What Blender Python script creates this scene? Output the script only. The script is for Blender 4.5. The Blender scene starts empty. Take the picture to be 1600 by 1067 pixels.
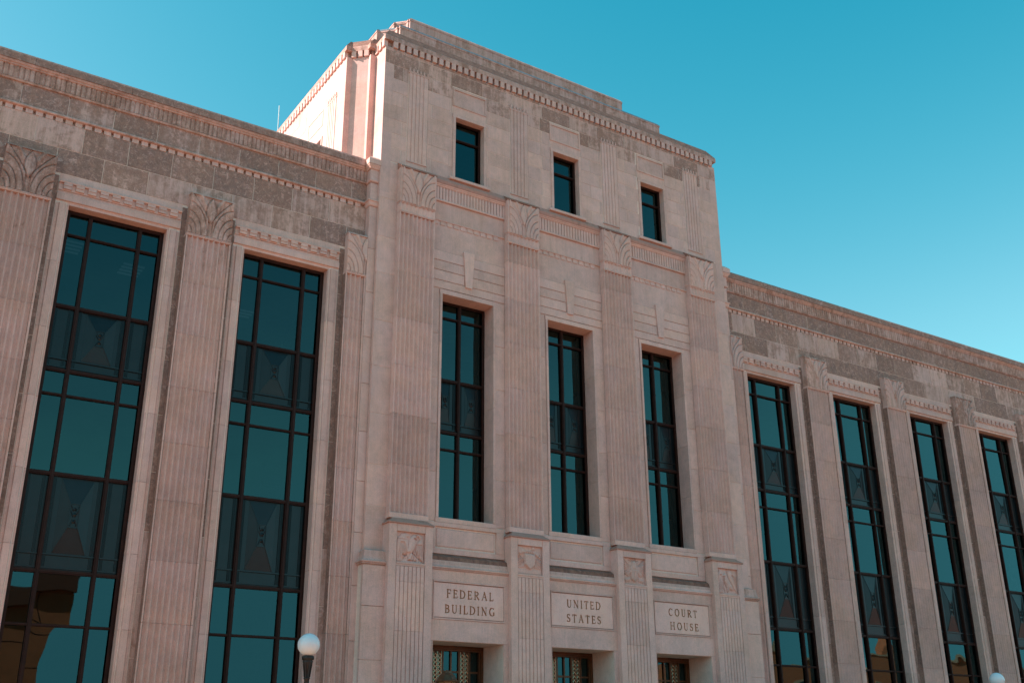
import bpy, math, random
import numpy as np
from mathutils import Vector, Matrix
random.seed(7)
R = math.radians
scene = bpy.context.scene
col = scene.collection

# ------------------------------------------------------------------ camera
cam_d = bpy.data.cameras.new('camera'); cam = bpy.data.objects.new('camera', cam_d); col.objects.link(cam)
scene.camera = cam
YAW, PITCH, ROLL = 33.271, 21.255, -0.355
cy, sy, cp, sp = math.cos(R(YAW)), math.sin(R(YAW)), math.cos(R(PITCH)), math.sin(R(PITCH))
fwd = Vector((sy*cp, cy*cp, sp)); rt = Vector((cy, -sy, 0)); upv = rt.cross(fwd)
cr, sr = math.cos(R(ROLL)), math.sin(R(ROLL))
rt2 = rt*cr + upv*sr; up2 = -rt*sr + upv*cr
M = Matrix((rt2, up2, -fwd)).transposed().to_4x4()
M.translation = Vector((-8.073, -24.0, 1.6))
cam.matrix_world = M
cam_d.sensor_width = 36; cam_d.lens = 36*1666.5/1600
cam_d.clip_start = 0.1; cam_d.clip_end = 2000

# ------------------------------------------------------------------ light and exposure
SUN_EL = 38.0
SX, SY = -0.922, 0.387                      # horizontal direction towards the sun (behind and left of the front)
world = bpy.data.worlds.new('World'); scene.world = world; world.use_nodes = True
wn, wl = world.node_tree.nodes, world.node_tree.links
bg = wn['Background']
sky = wn.new('ShaderNodeTexSky'); sky.sky_type = 'NISHITA'; sky.sun_disc = False
sky.sun_elevation = R(SUN_EL); sky.sun_rotation = math.atan2(SX, SY)
sky.air_density = 1.0; sky.dust_density = 0.3; sky.ozone_density = 2.0; sky.altitude = 200
# clear cyan sky: each channel gets its own response curve, the same in every direction
sepc = wn.new('ShaderNodeSeparateColor'); cmbc = wn.new('ShaderNodeCombineColor'); wl.new(sky.outputs[0], sepc.inputs[0])
def wm(op, a, b=None, c=None):
    k = wn.new('ShaderNodeMath'); k.operation = op
    for i, v in enumerate((a, b, c)):
        if v is None: continue
        if isinstance(v, (int, float)): k.inputs[i].default_value = v
        else: wl.new(v, k.inputs[i])
    return k.outputs[0]
gch = wm('SMOOTH_MIN', wm('MULTIPLY', wm('POWER', sepc.outputs[1], 1.15), 1.23*0.90), 4.5, 0.8)
bch = wm('SMOOTH_MIN', wm('MULTIPLY', sepc.outputs[2], 0.93), 5.3, 0.8)
rch = wm('SMOOTH_MIN', wm('MULTIPLY_ADD', wm('POWER', sepc.outputs[0], 3.0), 0.46, -0.12), wm('MULTIPLY', gch, 0.36), 0.5)
wl.new(wm('MAXIMUM', rch, 0.03), cmbc.inputs[0]); wl.new(gch, cmbc.inputs[1]); wl.new(bch, cmbc.inputs[2])
wl.new(cmbc.outputs[0], bg.inputs['Color'])
bg.inputs['Strength'].default_value = 0.125
sun_d = bpy.data.lights.new('sun', 'SUN'); sun = bpy.data.objects.new('sun', sun_d); col.objects.link(sun)
sun_d.energy = 5.0; sun_d.angle = R(0.5); sun_d.color = (1.0, 0.95, 0.87)
sv = Vector((SX*math.cos(R(SUN_EL)), SY*math.cos(R(SUN_EL)), math.sin(R(SUN_EL)))).normalized()
sun.rotation_euler = sv.to_track_quat('Z', 'Y').to_euler()
sun.location = (-40, 20, 60)
scene.view_settings.view_transform = 'Standard'; scene.view_settings.look = 'None'
scene.view_settings.exposure = 0.90; scene.view_settings.gamma = 1.0
scene.render.engine = 'CYCLES'
scene.cycles.max_bounces = 8; scene.cycles.diffuse_bounces = 2; scene.cycles.glossy_bounces = 4
scene.cycles.transparent_max_bounces = 12
scene.cycles.caustics_reflective = False; scene.cycles.caustics_refractive = False

# ------------------------------------------------------------------ materials
def newmat(name):
    m = bpy.data.materials.new(name); m.use_nodes = True
    return m, m.node_tree.nodes, m.node_tree.links, m.node_tree.nodes['Principled BSDF']

def math_n(n, l, op, a, b=None, c=None, clamp=False):
    k = n.new('ShaderNodeMath'); k.operation = op; k.use_clamp = clamp
    for i, v in enumerate((a, b, c)):
        if v is None: continue
        if isinstance(v, (int, float)): k.inputs[i].default_value = v
        else: l.new(v, k.inputs[i])
    return k.outputs[0]

def mixc(n, l, f, a, b, mode='MIX'):
    k = n.new('ShaderNodeMix'); k.data_type = 'RGBA'; k.blend_type = mode
    for i, v in ((0, f), (6, a), (7, b)):
        if isinstance(v, (int, float)): k.inputs[i].default_value = v
        elif isinstance(v, tuple): k.inputs[i].default_value = v + (1,) if len(v) == 3 else v
        else: l.new(v, k.inputs[i])
    return k.outputs[2]

def noise(n, l, vec, scale, detail=4, rough=0.6, dist=0.0):
    k = n.new('ShaderNodeTexNoise'); k.inputs['Scale'].default_value = scale
    k.inputs['Detail'].default_value = detail; k.inputs['Roughness'].default_value = rough
    k.inputs['Distortion'].default_value = dist
    if vec is not None: l.new(vec, k.inputs['Vector'])
    return k.outputs['Fac']

def vmul(n, l, vec, s):
    k = n.new('ShaderNodeVectorMath'); k.operation = 'MULTIPLY'; l.new(vec, k.inputs[0]); k.inputs[1].default_value = s
    return k.outputs[0]

def ramp(n, l, v, lo, hi):
    k = n.new('ShaderNodeMapRange'); k.interpolation_type = 'SMOOTHSTEP'
    l.new(v, k.inputs[0])
    for i, x in ((1, lo), (2, hi)):
        if isinstance(x, (int, float)): k.inputs[i].default_value = x
        else: l.new(x, k.inputs[i])
    return k.outputs[0]

STONE = (0.83, 0.450, 0.378)
def stone_mat(name, base=STONE, vary=0.16, bump=0.25, rough=0.88):
    m, n, l, b = newmat(name)
    geo = n.new('ShaderNodeNewGeometry'); pos = geo.outputs['Position']
    oi = n.new('ShaderNodeObjectInfo'); rnd = oi.outputs['Random']
    at = n.new('ShaderNodeAttribute'); at.attribute_type = 'OBJECT'; at.attribute_name = 'dirt'
    tn = n.new('ShaderNodeAttribute'); tn.attribute_type = 'OBJECT'; tn.attribute_name = 'tone'
    dirt = at.outputs['Fac']
    # per piece offset of the pattern, so marks break at the joints
    off = n.new('ShaderNodeCombineXYZ')
    l.new(math_n(n, l, 'MULTIPLY', rnd, 37.0), off.inputs[0]); l.new(math_n(n, l, 'MULTIPLY', rnd, 11.0), off.inputs[1])
    va = n.new('ShaderNodeVectorMath'); va.operation = 'ADD'; l.new(pos, va.inputs[0]); l.new(off.outputs[0], va.inputs[1])
    pp = va.outputs[0]
    big = noise(n, l, pos, 1.1, 5, 0.62, 0.6)
    med = noise(n, l, pp, 4.5, 6, 0.7, 0.4)
    fine = noise(n, l, pos, 42.0, 3, 0.7)
    grain = noise(n, l, pos, 150.0, 2, 0.6)
    streak = noise(n, l, vmul(n, l, pos, (6.0, 6.0, 0.65)), 1.0, 5, 0.7, 0.2)
    tooled = noise(n, l, vmul(n, l, pos, (38.0, 38.0, 1.2)), 1.0, 2, 0.5)
    # tone of each piece
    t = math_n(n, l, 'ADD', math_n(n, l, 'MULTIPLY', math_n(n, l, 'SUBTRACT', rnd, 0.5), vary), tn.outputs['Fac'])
    t = math_n(n, l, 'ADD', t, math_n(n, l, 'MULTIPLY', math_n(n, l, 'SUBTRACT', big, 0.5), 0.45))
    t = math_n(n, l, 'ADD', t, math_n(n, l, 'MULTIPLY', math_n(n, l, 'SUBTRACT', med, 0.5), 0.46))
    t = math_n(n, l, 'ADD', t, math_n(n, l, 'MULTIPLY', math_n(n, l, 'SUBTRACT', fine, 0.5), 0.52))
    t = math_n(n, l, 'ADD', t, math_n(n, l, 'MULTIPLY', math_n(n, l, 'SUBTRACT', grain, 0.5), 0.42))
    t = math_n(n, l, 'ADD', t, math_n(n, l, 'MULTIPLY', math_n(n, l, 'SUBTRACT', tooled, 0.5), 0.20))
    t = math_n(n, l, 'ADD', t, 1.0)
    hue = mixc(n, l, ramp(n, l, noise(n, l, pp, 0.8, 3), 0.35, 0.65), tuple(base), (base[0]*0.97, base[1]*1.0, base[2]*1.07))
    cmb = n.new('ShaderNodeCombineColor')
    for i in range(3): l.new(t, cmb.inputs[i])
    c = mixc(n, l, 1.0, hue, cmb.outputs[0], 'MULTIPLY')
    # weathering crust: patchy film whose cover grows with the piece's dirt value
    mask = math_n(n, l, 'ADD', math_n(n, l, 'MULTIPLY', streak, 0.30), math_n(n, l, 'MULTIPLY', big, 0.36))
    mask = math_n(n, l, 'ADD', mask, math_n(n, l, 'MULTIPLY', med, 0.40))
    mask = math_n(n, l, 'ADD', mask, math_n(n, l, 'MULTIPLY', math_n(n, l, 'SUBTRACT', rnd, 0.5), 0.09))
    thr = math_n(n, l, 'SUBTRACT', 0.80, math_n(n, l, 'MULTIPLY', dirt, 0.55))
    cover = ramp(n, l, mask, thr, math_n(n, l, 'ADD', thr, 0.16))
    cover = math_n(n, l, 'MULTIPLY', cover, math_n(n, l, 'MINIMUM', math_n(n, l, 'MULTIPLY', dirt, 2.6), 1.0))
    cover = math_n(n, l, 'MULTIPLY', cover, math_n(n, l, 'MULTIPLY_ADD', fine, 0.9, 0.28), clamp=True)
    crust = mixc(n, l, ramp(n, l, noise(n, l, pp, 2.2, 5), 0.4, 0.62), (0.37, 0.158, 0.108), (0.29, 0.122, 0.088))
    crust = mixc(n, l, math_n(n, l, 'MULTIPLY', ramp(n, l, dirt, 0.50, 0.9), ramp(n, l, noise(n, l, pp, 6.0, 5, 0.7), 0.3, 0.6)), crust, (0.120, 0.055, 0.042))
    scr = ramp(n, l, noise(n, l, pp, 7.0, 7, 0.78, 1.6), 0.50, 0.66)
    cover = math_n(n, l, 'MULTIPLY', cover, math_n(n, l, 'MULTIPLY_ADD', scr, -0.78, 1.0), clamp=True)
    c = mixc(n, l, cover, c, crust)
    # a soft grey film over weathered pieces
    film = math_n(n, l, 'MULTIPLY', ramp(n, l, streak, 0.35, 0.75), math_n(n, l, 'MULTIPLY', dirt, 0.55))
    c = mixc(n, l, film, c, (0.43, 0.205, 0.150))
    l.new(c, b.inputs['Base Color'])
    b.inputs['Roughness'].default_value = rough; b.inputs['Specular IOR Level'].default_value = 0.25
    bp = n.new('ShaderNodeBump'); bp.inputs['Strength'].default_value = bump; bp.inputs['Distance'].default_value = 0.02
    h = math_n(n, l, 'ADD', math_n(n, l, 'MULTIPLY', fine, 0.5), math_n(n, l, 'MULTIPLY', med, 0.7))
    l.new(h, bp.inputs['Height']); l.new(bp.outputs[0], b.inputs['Normal'])
    return m

M_STONE = stone_mat('limestone')
M_SOOT = stone_mat('sooted limestone', base=(0.40, 0.165, 0.125), vary=0.1, bump=0.4)
M_MORTAR = stone_mat('lime mortar', base=(0.92, 0.60, 0.50), vary=0.02, bump=0.1)
M_CUT = stone_mat('light-tinted cut stone', base=(0.46, 0.18, 0.09), vary=0.0, bump=0.1)  # orange bounce light and shade of the cut letters put into the colour

def simple(name, c, rough=0.5, metal=0.0, spec=0.5, var=0.0, scale=8.0, bump=0.0):
    m, n, l, b = newmat(name)
    b.inputs['Base Color'].default_value = c + (1,)
    b.inputs['Roughness'].default_value = rough; b.inputs['Metallic'].default_value = metal
    b.inputs['Specular IOR Level'].default_value = spec
    if var or bump:
        geo = n.new('ShaderNodeNewGeometry'); f = noise(n, l, geo.outputs['Position'], scale, 5, 0.65)
        lo = tuple(x*(1-var) for x in c); hi = tuple(min(1, x*(1+var)) for x in c)
        l.new(mixc(n, l, ramp(n, l, f, 0.3, 0.7), lo, hi), b.inputs['Base Color'])
        if bump:
            bp = n.new('ShaderNodeBump'); bp.inputs['Strength'].default_value = bump
            l.new(f, bp.inputs['Height']); l.new(bp.outputs[0], b.inputs['Normal'])
    return m
M_FRAME = simple('dark bronze frame', (0.036, 0.011, 0.008), 0.55, 0.0, 0.18, 0.25, 5)
M_BRONZE = simple('door bronze', (0.13, 0.048, 0.020), 0.42, 0.4, 0.5, 0.3, 9)
M_GRILLE = simple('polished bronze grille', (0.42, 0.30, 0.20), 0.22, 0.9, 0.5, 0.2, 30)
M_SPAN = simple('spandrel metal', (0.010, 0.011, 0.013), 0.28, 0.0, 0.36, 0.2, 3)
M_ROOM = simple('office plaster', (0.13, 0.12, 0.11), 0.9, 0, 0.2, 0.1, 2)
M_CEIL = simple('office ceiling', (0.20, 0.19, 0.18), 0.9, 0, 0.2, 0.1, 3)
M_IRON = simple('black cast iron', (0.030, 0.018, 0.016), 0.5, 0.3, 0.5, 0.3, 20, 0.1)
M_LEAD = simple('grey lead flashing', (0.20, 0.22, 0.25), 0.55, 0.2, 0.4, 0.3, 6)
M_ROOF = simple('roof gravel', (0.30, 0.27, 0.24), 0.95, 0, 0.2, 0.2, 30)
M_CONC = simple('warm brick paving', (0.38, 0.225, 0.14), 0.9, 0, 0.2, 0.15, 3)
M_ASPH = simple('asphalt', (0.075, 0.066, 0.060), 0.9, 0, 0.2, 0.2, 12)
M_GROUND = simple('dry ground', (0.29, 0.17, 0.105), 0.95, 0, 0.2, 0.25, 0.4)
M_WHITE = simple('white paint', (0.75, 0.74, 0.70), 0.7)
M_TAN = simple('brown precast cladding', (0.62, 0.155, 0.07), 0.85, 0, 0.3, 0.10, 1.5)
M_DARKGLASS = simple('dark far glass', (0.012, 0.014, 0.02), 0.1, 0, 0.6)
M_TRIM = simple('pale stone trim', (0.80, 0.42, 0.28), 0.85, 0, 0.3, 0.1, 2)
M_WOOD = simple('weathered pole wood', (0.14, 0.085, 0.05), 0.9, 0, 0.2, 0.3, 4)
M_PAPER = simple('white paper', (0.80, 0.72, 0.68), 0.8)
M_SHADE = simple('amber lantern glass', (0.55, 0.38, 0.20), 0.35, 0, 0.5, 0.25, 12)

def brick_mat():
    m, n, l, b = newmat('red brick')
    tc = n.new('ShaderNodeNewGeometry'); sx = n.new('ShaderNodeSeparateXYZ'); l.new(tc.outputs['Position'], sx.inputs[0])
    cb = n.new('ShaderNodeCombineXYZ'); l.new(math_n(n, l, 'ADD', sx.outputs[0], sx.outputs[1]), cb.inputs[0]); l.new(sx.outputs[2], cb.inputs[1])
    k = n.new('ShaderNodeTexBrick'); l.new(cb.outputs[0], k.inputs['Vector'])
    k.inputs['Color1'].default_value = (0.90, 0.19, 0.07, 1); k.inputs['Color2'].default_value = (0.76, 0.14, 0.05, 1)
    k.inputs['Mortar'].default_value = (0.42, 0.30, 0.22, 1); k.inputs['Scale'].default_value = 3.2
    k.inputs['Mortar Size'].default_value = 0.02; k.inputs['Brick Width'].default_value = 0.75; k.inputs['Row Height'].default_value = 0.25
    f = noise(n, l, tc.outputs['Position'], 0.7, 5)
    l.new(mixc(n, l, math_n(n, l, 'MULTIPLY', f, 0.4), k.outputs['Color'], (0.62, 0.14, 0.05)), b.inputs['Base Color'])
    b.inputs['Roughness'].default_value = 0.9
    return m
M_BRICK = brick_mat()

def glass_mat(name, ior=1.85, tintc=(0.30, 0.42, 0.45), wob=0.02):
    m = bpy.data.materials.new(name); m.use_nodes = True
    n, l = m.node_tree.nodes, m.node_tree.links
    n.remove(n['Principled BSDF']); out = n['Material Output']
    tr = n.new('ShaderNodeBsdfTransparent'); tr.inputs[0].default_value = tintc + (1,)
    gl = n.new('ShaderNodeBsdfGlossy'); gl.inputs['Roughness'].default_value = 0.012
    gl.inputs['Color'].default_value = (0.52, 0.97, 1.0, 1)
    fr = n.new('ShaderNodeFresnel'); fr.inputs['IOR'].default_value = ior
    mx = n.new('ShaderNodeMixShader'); l.new(fr.outputs[0], mx.inputs[0]); l.new(tr.outputs[0], mx.inputs[1]); l.new(gl.outputs[0], mx.inputs[2])
    geo = n.new('ShaderNodeNewGeometry'); oi = n.new('ShaderNodeObjectInfo')
    va = n.new('ShaderNodeVectorMath'); va.operation = 'ADD'; l.new(geo.outputs['Position'], va.inputs[0])
    cb = n.new('ShaderNodeCombineXYZ'); l.new(math_n(n, l, 'MULTIPLY', oi.outputs['Random'], 50.0), cb.inputs[0]); l.new(cb.outputs[0], va.inputs[1])
    f = noise(n, l, va.outputs[0], 0.9, 1, 0.4)
    bp = n.new('ShaderNodeBump'); bp.inputs['Strength'].default_value = wob; bp.inputs['Distance'].default_value = 0.6
    l.new(f, bp.inputs['Height']); l.new(bp.outputs[0], gl.inputs['Normal'])
    l.new(mx.outputs[0], out.inputs['Surface'])
    return m
M_GLASS = glass_mat('tinted window glass', 1.68, (0.07, 0.13, 0.15), 0.014)

def opal_mat():
    m, n, l, b = newmat('opal globe')
    b.inputs['Base Color'].default_value = (0.86, 0.80, 0.84, 1); b.inputs['Roughness'].default_value = 0.12
    b.inputs['Subsurface Weight'].default_value = 0.6; b.inputs['Subsurface Radius'].default_value = (0.2, 0.2, 0.2)
    b.inputs['Subsurface Scale'].default_value = 0.3
    return m
M_OPAL = opal_mat()
def emis(name, c, s):
    m, n, l, b = newmat(name); b.inputs['Emission Color'].default_value = c + (1,); b.inputs['Emission Strength'].default_value = s
    b.inputs['Base Color'].default_value = (0.5, 0.5, 0.5, 1)
    return m
M_LIT = emis('lit ceiling tube', (0.9, 0.95, 1.0), 0.045)

# ------------------------------------------------------------------ mesh helpers
class MB:
    def __init__(s): s.v, s.f, s.smooth = [], [], []
    def add(s, vs, fs, smooth=False):
        o = len(s.v); s.v += [tuple(p) for p in vs]; s.f += [tuple(i+o for i in f) for f in fs]; s.smooth += [smooth]*len(fs)
        return s
    def box(s, x0, x1, y0, y1, z0, z1):
        return s.add([(x0,y0,z0),(x1,y0,z0),(x1,y1,z0),(x0,y1,z0),(x0,y0,z1),(x1,y0,z1),(x1,y1,z1),(x0,y1,z1)],
            [(0,1,5,4),(1,2,6,5),(2,3,7,6),(3,0,4,7),(4,5,6,7),(3,2,1,0)])
    def cbox(s, x0, x1, y0, y1, z0, z1, c=0.006):
        """box whose front (-y) arrises are chamfered"""
        a, b_ = y0 + c, y0
        v = [(x0+c,b_,z0+c),(x1-c,b_,z0+c),(x1-c,b_,z1-c),(x0+c,b_,z1-c),(x0,a,z0),(x1,a,z0),(x1,a,z1),(x0,a,z1),(x0,y1,z0),(x1,y1,z0),(x1,y1,z1),(x0,y1,z1)]
        return s.add(v, [(0,1,2,3),(4,5,1,0),(5,6,2,1),(6,7,3,2),(7,4,0,3),(8,9,5,4),(9,10,6,5),(10,11,7,6),(11,8,4,7),(11,10,9,8)])
    def prof_x(s, prof, x0, x1, smooth=False):
        """closed polygon of (y,z) extruded along x"""
        k = len(prof); v = [(x0,y,z) for y,z in prof] + [(x1,y,z) for y,z in prof]
        s.add(v, [(i,(i+1)%k,k+(i+1)%k,k+i) for i in range(k)], smooth)
        return s.add(v, [tuple(range(k))[::-1], tuple(range(k,2*k))])
    def prof_z(s, prof, z0, z1, smooth=False):
        k = len(prof); v = [(x,y,z0) for x,y in prof] + [(x,y,z1) for x,y in prof]
        s.add(v, [(i,(i+1)%k,k+(i+1)%k,k+i) for i in range(k)], smooth)
        return s.add(v, [tuple(range(k))[::-1], tuple(range(k,2*k))])
    def prof_y(s, prof, y0, y1):
        k = len(prof); v = [(x,y0,z) for x,z in prof] + [(x,y1,z) for x,z in prof]
        s.add(v, [(i,k+i,k+(i+1)%k,(i+1)%k) for i in range(k)])
        return s.add(v, [tuple(range(k)), tuple(range(k,2*k))[::-1]])
    def sweep(s, path, prof, closed=True):
        """prof: (out, z) swept along a plan path with mitred corners; outward is right of travel"""
        P = [Vector(p) for p in path]; m = len(P); dirs = [(P[i+1]-P[i]).normalized() for i in range(m-1)]
        rows = []
        for i in range(m):
            if i == 0: n_ = Vector((dirs[0].y, -dirs[0].x)); k = 1
            elif i == m-1: n_ = Vector((dirs[-1].y, -dirs[-1].x)); k = 1
            else:
                a = Vector((dirs[i-1].y, -dirs[i-1].x)); b = Vector((dirs[i].y, -dirs[i].x)); n_ = (a+b).normalized(); k = 1/max(0.3, n_.dot(a))
            rows.append([(P[i].x+n_.x*o*k, P[i].y+n_.y*o*k, z) for o, z in prof])
        q = len(prof); v = [p for r in rows for p in r]; f = []
        for i in range(m-1):
            for j in range(q if closed else q-1):
                j2 = (j+1) % q; f.append((i*q+j, (i+1)*q+j, (i+1)*q+j2, i*q+j2))
        if closed: f += [tuple(range(q))[::-1], tuple(range((m-1)*q, m*q))]
        return s.add(v, f)
    def lathe(s, prof, cx=0, cy=0, seg=24, smooth=True):
        k = len(prof); v = []
        for i in range(seg):
            a = 2*math.pi*i/seg
            v += [(cx+r*math.cos(a), cy+r*math.sin(a), z) for r, z in prof]
        return s.add(v, [(i*k+j, ((i+1)%seg)*k+j, ((i+1)%seg)*k+j+1, i*k+j+1) for i in range(seg) for j in range(k-1)], smooth)
    def tube(s, a, b, r, seg=8):
        a, b = Vector(a), Vector(b); d = (b-a).normalized(); u = d.orthogonal().normalized(); w = d.cross(u)
        v = []
        for p in (a, b): v += [tuple(p + (u*math.cos(2*math.pi*i/seg)+w*math.sin(2*math.pi*i/seg))*r) for i in range(seg)]
        return s.add(v, [(i,(i+1)%seg,seg+(i+1)%seg,seg+i) for i in range(seg)] + [tuple(range(seg))[::-1], tuple(range(seg,2*seg))])
    def mesh(s, name, mat):
        me = bpy.data.meshes.new(name); me.from_pydata(s.v, [], s.f); me.update()
        if any(s.smooth): me.polygons.foreach_set('use_smooth', s.smooth)
        me.materials.append(mat)
        import bmesh
        bm = bmesh.new(); bm.from_mesh(me); bmesh.ops.recalc_face_normals(bm, faces=bm.faces); bm.to_mesh(me); bm.free()
        return me

def link(name, me, parent=None, loc=(0,0,0), dirt=None, tone=None, **tags):
    o = bpy.data.objects.new(name, me); col.objects.link(o)
    if parent is not None: o.parent = parent
    o.location = loc
    if dirt is not None: o['dirt'] = float(dirt)
    if tone is not None: o['tone'] = float(tone)
    for k, v in tags.items(): o[k] = v
    return o
def part(name, mb, mat, parent, dirt=None, tone=None, loc=(0,0,0), **tags):
    return link(name, mb.mesh(name, mat), parent, loc, dirt, tone, **tags)
def thing(name, label, cat, loc=(0,0,0), group=None):
    o = bpy.data.objects.new(name, None); col.objects.link(o); o.location = loc
    o['label'] = label; o['category'] = cat
    if group: o['group'] = group
    return o
def copy_tree(o, parent=None):
    kids = list(o.children)
    c = o.copy(); col.objects.link(c)
    if parent is not None: c.parent = parent
    for ch in kids: copy_tree(ch, c)
    return c

def hfield(nx, nz, x0, x1, z0, z1, y, fn, skirt=0.15, smooth=True):
    """carved stone surface: a grid facing -y whose points stand proud by fn(u,v)"""
    xs = np.linspace(x0, x1, nx); zs = np.linspace(z0, z1, nz)
    U, V = np.meshgrid(np.linspace(0, 1, nx), np.linspace(0, 1, nz))
    H = fn(U, V)
    mb = MB(); vs = [(float(xs[i]), float(y-H[j, i]), float(zs[j])) for j in range(nz) for i in range(nx)]
    fs = [(j*nx+i, j*nx+i+1, (j+1)*nx+i+1, (j+1)*nx+i) for j in range(nz-1) for i in range(nx-1)]
    mb.add(vs, fs, smooth)
    if skirt:
        rim = [(i) for i in range(nx)] + [j*nx+nx-1 for j in range(1, nz)] + [(nz-1)*nx+i for i in range(nx-2, -1, -1)] + [j*nx for j in range(nz-2, 0, -1)]
        k = len(rim); v2 = [vs[i] for i in rim] + [(vs[i][0], y+skirt, vs[i][2]) for i in rim]
        mb.add(v2, [(i, k+i, k+(i+1)%k, (i+1)%k) for i in range(k)])
    return mb

# ------------------------------------------------------------------ the setting
g = MB(); g.add([(-400,-700,-0.05),(900,-700,-0.05),(900,400,-0.05),(-400,400,-0.05)], [(0,1,2,3)])
part('ground', g, M_GROUND, None, kind='structure')
g = MB(); g.box(-120, 240, -16.0, 0.0, -0.04, 0.0)
part('pavement', g, M_CONC, None, kind='structure')
g = MB(); g.box(-120, 240, -38.0, -27.0, -0.04, 0.0); part('pavement', g, M_CONC, None, kind='structure')
g = MB(); g.box(-120, 240, -27.0, -16.0, -0.045, -0.12+0.0); part('road', g, M_ASPH, None, kind='structure')
for q in range(-20, 45):
    g = MB(); g.box(q*5.0, q*5.0+2.6, -21.58, -21.44, -0.044, -0.040)
    if q % 1 == 0 and -6 < q < 20: part('road_marking', g, M_WHITE, None, kind='structure')
g = MB(); g.box(-120, 240, -16.0, -15.85, -0.12, 0.012); part('kerb', g, M_TRIM, None, kind='structure')

# ------------------------------------------------------------------ the courthouse
B = thing('courthouse_building', 'pale limestone courthouse with tall fluted pilasters and stepped central block', 'building', (9.77, 0.0, 0))
B.location = (0, 0, 0)
CX = 9.77
WX = [-7.72, -3.42, 0.87, 18.67, 22.95, 27.26, 31.55, 35.85]        # wing window axes
LW, RW = (-10.4, 3.06), (16.5, 38.4)                                # wings
YW = 0.35                                                           # wing wall face
CXS = [6.18, 9.77, 13.36]                                           # central bays
PXS = [4.39, 7.98, 11.56, 15.17]                                    # central pilasters
PL, PR = 3.27, 16.40                                                # central block corners

# --- backing walls (mortar coloured: they show in the joints)
def wall(x0, x1, y0, y1, z0, z1, mat=M_MORTAR, **k): return part('wall', MB().box(x0, x1, y0, y1, z0, z1), mat, B, dirt=0.0, tone=0.05, **k)
for (a, b) in (LW, RW):
    ws = [w for w in WX if a < w < b]
    edges = [a] + sum([[w-1.2, w+1.2] for w in ws], []) + [b]
    for i in range(0, len(edges), 2): wall(edges[i], edges[i+1], YW+0.008, 0.9, 0, 13.85)
    wall(a, b, YW+0.008, 0.9, 13.85, 15.89); wall(a, b, YW+0.08, 0.9, 15.89, 16.05); wall(a, b, YW+0.008, 0.9, 16.05, 16.6)
    for w in ws: wall(w-1.2, w+1.2, YW+0.008, 0.9, 0, 0.9)
# central block, lower part
edges = [PL+0.02, 6.18-0.88, 6.18+0.88, 9.77-0.88, 9.77+0.88, 13.36-0.88, 13.36+0.88, PR-0.02]
for i in range(0, 8, 2): wall(edges[i], edges[i+1], 0.010, 0.9, 4.3, 13.9)
wall(PL+0.02, PR-0.02, 0.010, 0.9, 13.9, 17.4)
for c in CXS: wall(c-0.88, c+0.88, 0.010, 0.9, 4.3, 7.35)
edges = [3.2, 5.15, 7.21, 8.74, 10.80, 12.33, 14.39, 16.47]
for i in range(0, 8, 2): wall(edges[i], edges[i+1], -0.205, 1.3, 0, 4.28)
wall(3.2, 16.47, -0.185, 1.0, 4.28, 6.0)
# attic of the central block
edges = [PL+0.02, 6.18-0.55, 6.18+0.55, 9.77-0.55, 9.77+0.55, 13.36-0.55, 13.36+0.55, PR-0.02]
for i in range(0, 8, 2): wall(edges[i], edges[i+1], 0.008, 0.32, 17.4, 19.72)
wall(PL+0.02, PR-0.02, 0.008, 0.32, 19.72, 21.258)
for c in CXS: wall(c-0.55, c+0.55, 0.008, 0.32, 17.4, 17.47)
# plan of the tower side: corner, pier, splayed panel, pier, long flank
def plan(xl, xr, y0, s1=0.19, d1=0.62, sp_=0.37, s2=0.17, depth=14.0):
    L = [(xl-s1-sp_-s2, y0+depth), (xl-s1-sp_-s2, y0+d1+0.14+sp_), (xl-s1-sp_, y0+d1+0.14+sp_), (xl-s1, y0+d1+0.14), (xl-s1, y0+d1), (xl, y0+d1), (xl, y0)]
    Rr = [(xl+xr-x, y) for x, y in reversed(L)]
    return L, Rr
L, Rr = plan(PL, PR, 0.0)
g = MB(); xf = L[0][0]; g.sweep([(xf, 2.74)] + L[1:] + [(PL+0.3, 0.0)], [(0,16.4),(0,21.26),(-0.28,21.26),(-0.28,16.4)])
part('flank_wall', g, M_STONE, B, dirt=0.05, tone=0.02)
part('flank_wall', MB().box(xf, xf+0.28, 3.92, 14.0, 16.4, 21.3), M_STONE, B, dirt=0.05, tone=0.0)
part('flank_wall', MB().box(xf, xf+0.28, 2.74, 3.92, 19.22, 21.3), M_STONE, B, dirt=0.05, tone=0.0)
g = MB(); g.sweep([(PR-0.3, 0.0)] + Rr, [(0,16.4),(0,21.26),(-0.28,21.26),(-0.28,16.4)])
part('flank_wall', g, M_STONE, B, dirt=0.05, tone=0.02)
# returns of the central block beside the wings
for x0, x1, y0 in ((3.05, PL+0.02, 0.12), (PR-0.02, 16.62, 0.12)):
    for k in range(12):
        z0 = 0.0 if k == 0 else 1.6+1.3*(k-1); z1 = 1.6+1.3*k; z1 = min(z1, 16.0)
        if z0 < 15.9: part('stone_block', MB().cbox(x0, x1, y0, 0.9, z0+0.004, z1-0.004), M_STONE, B, dirt=0.1+0.1*(z0 > 13), tone=0)

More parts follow.
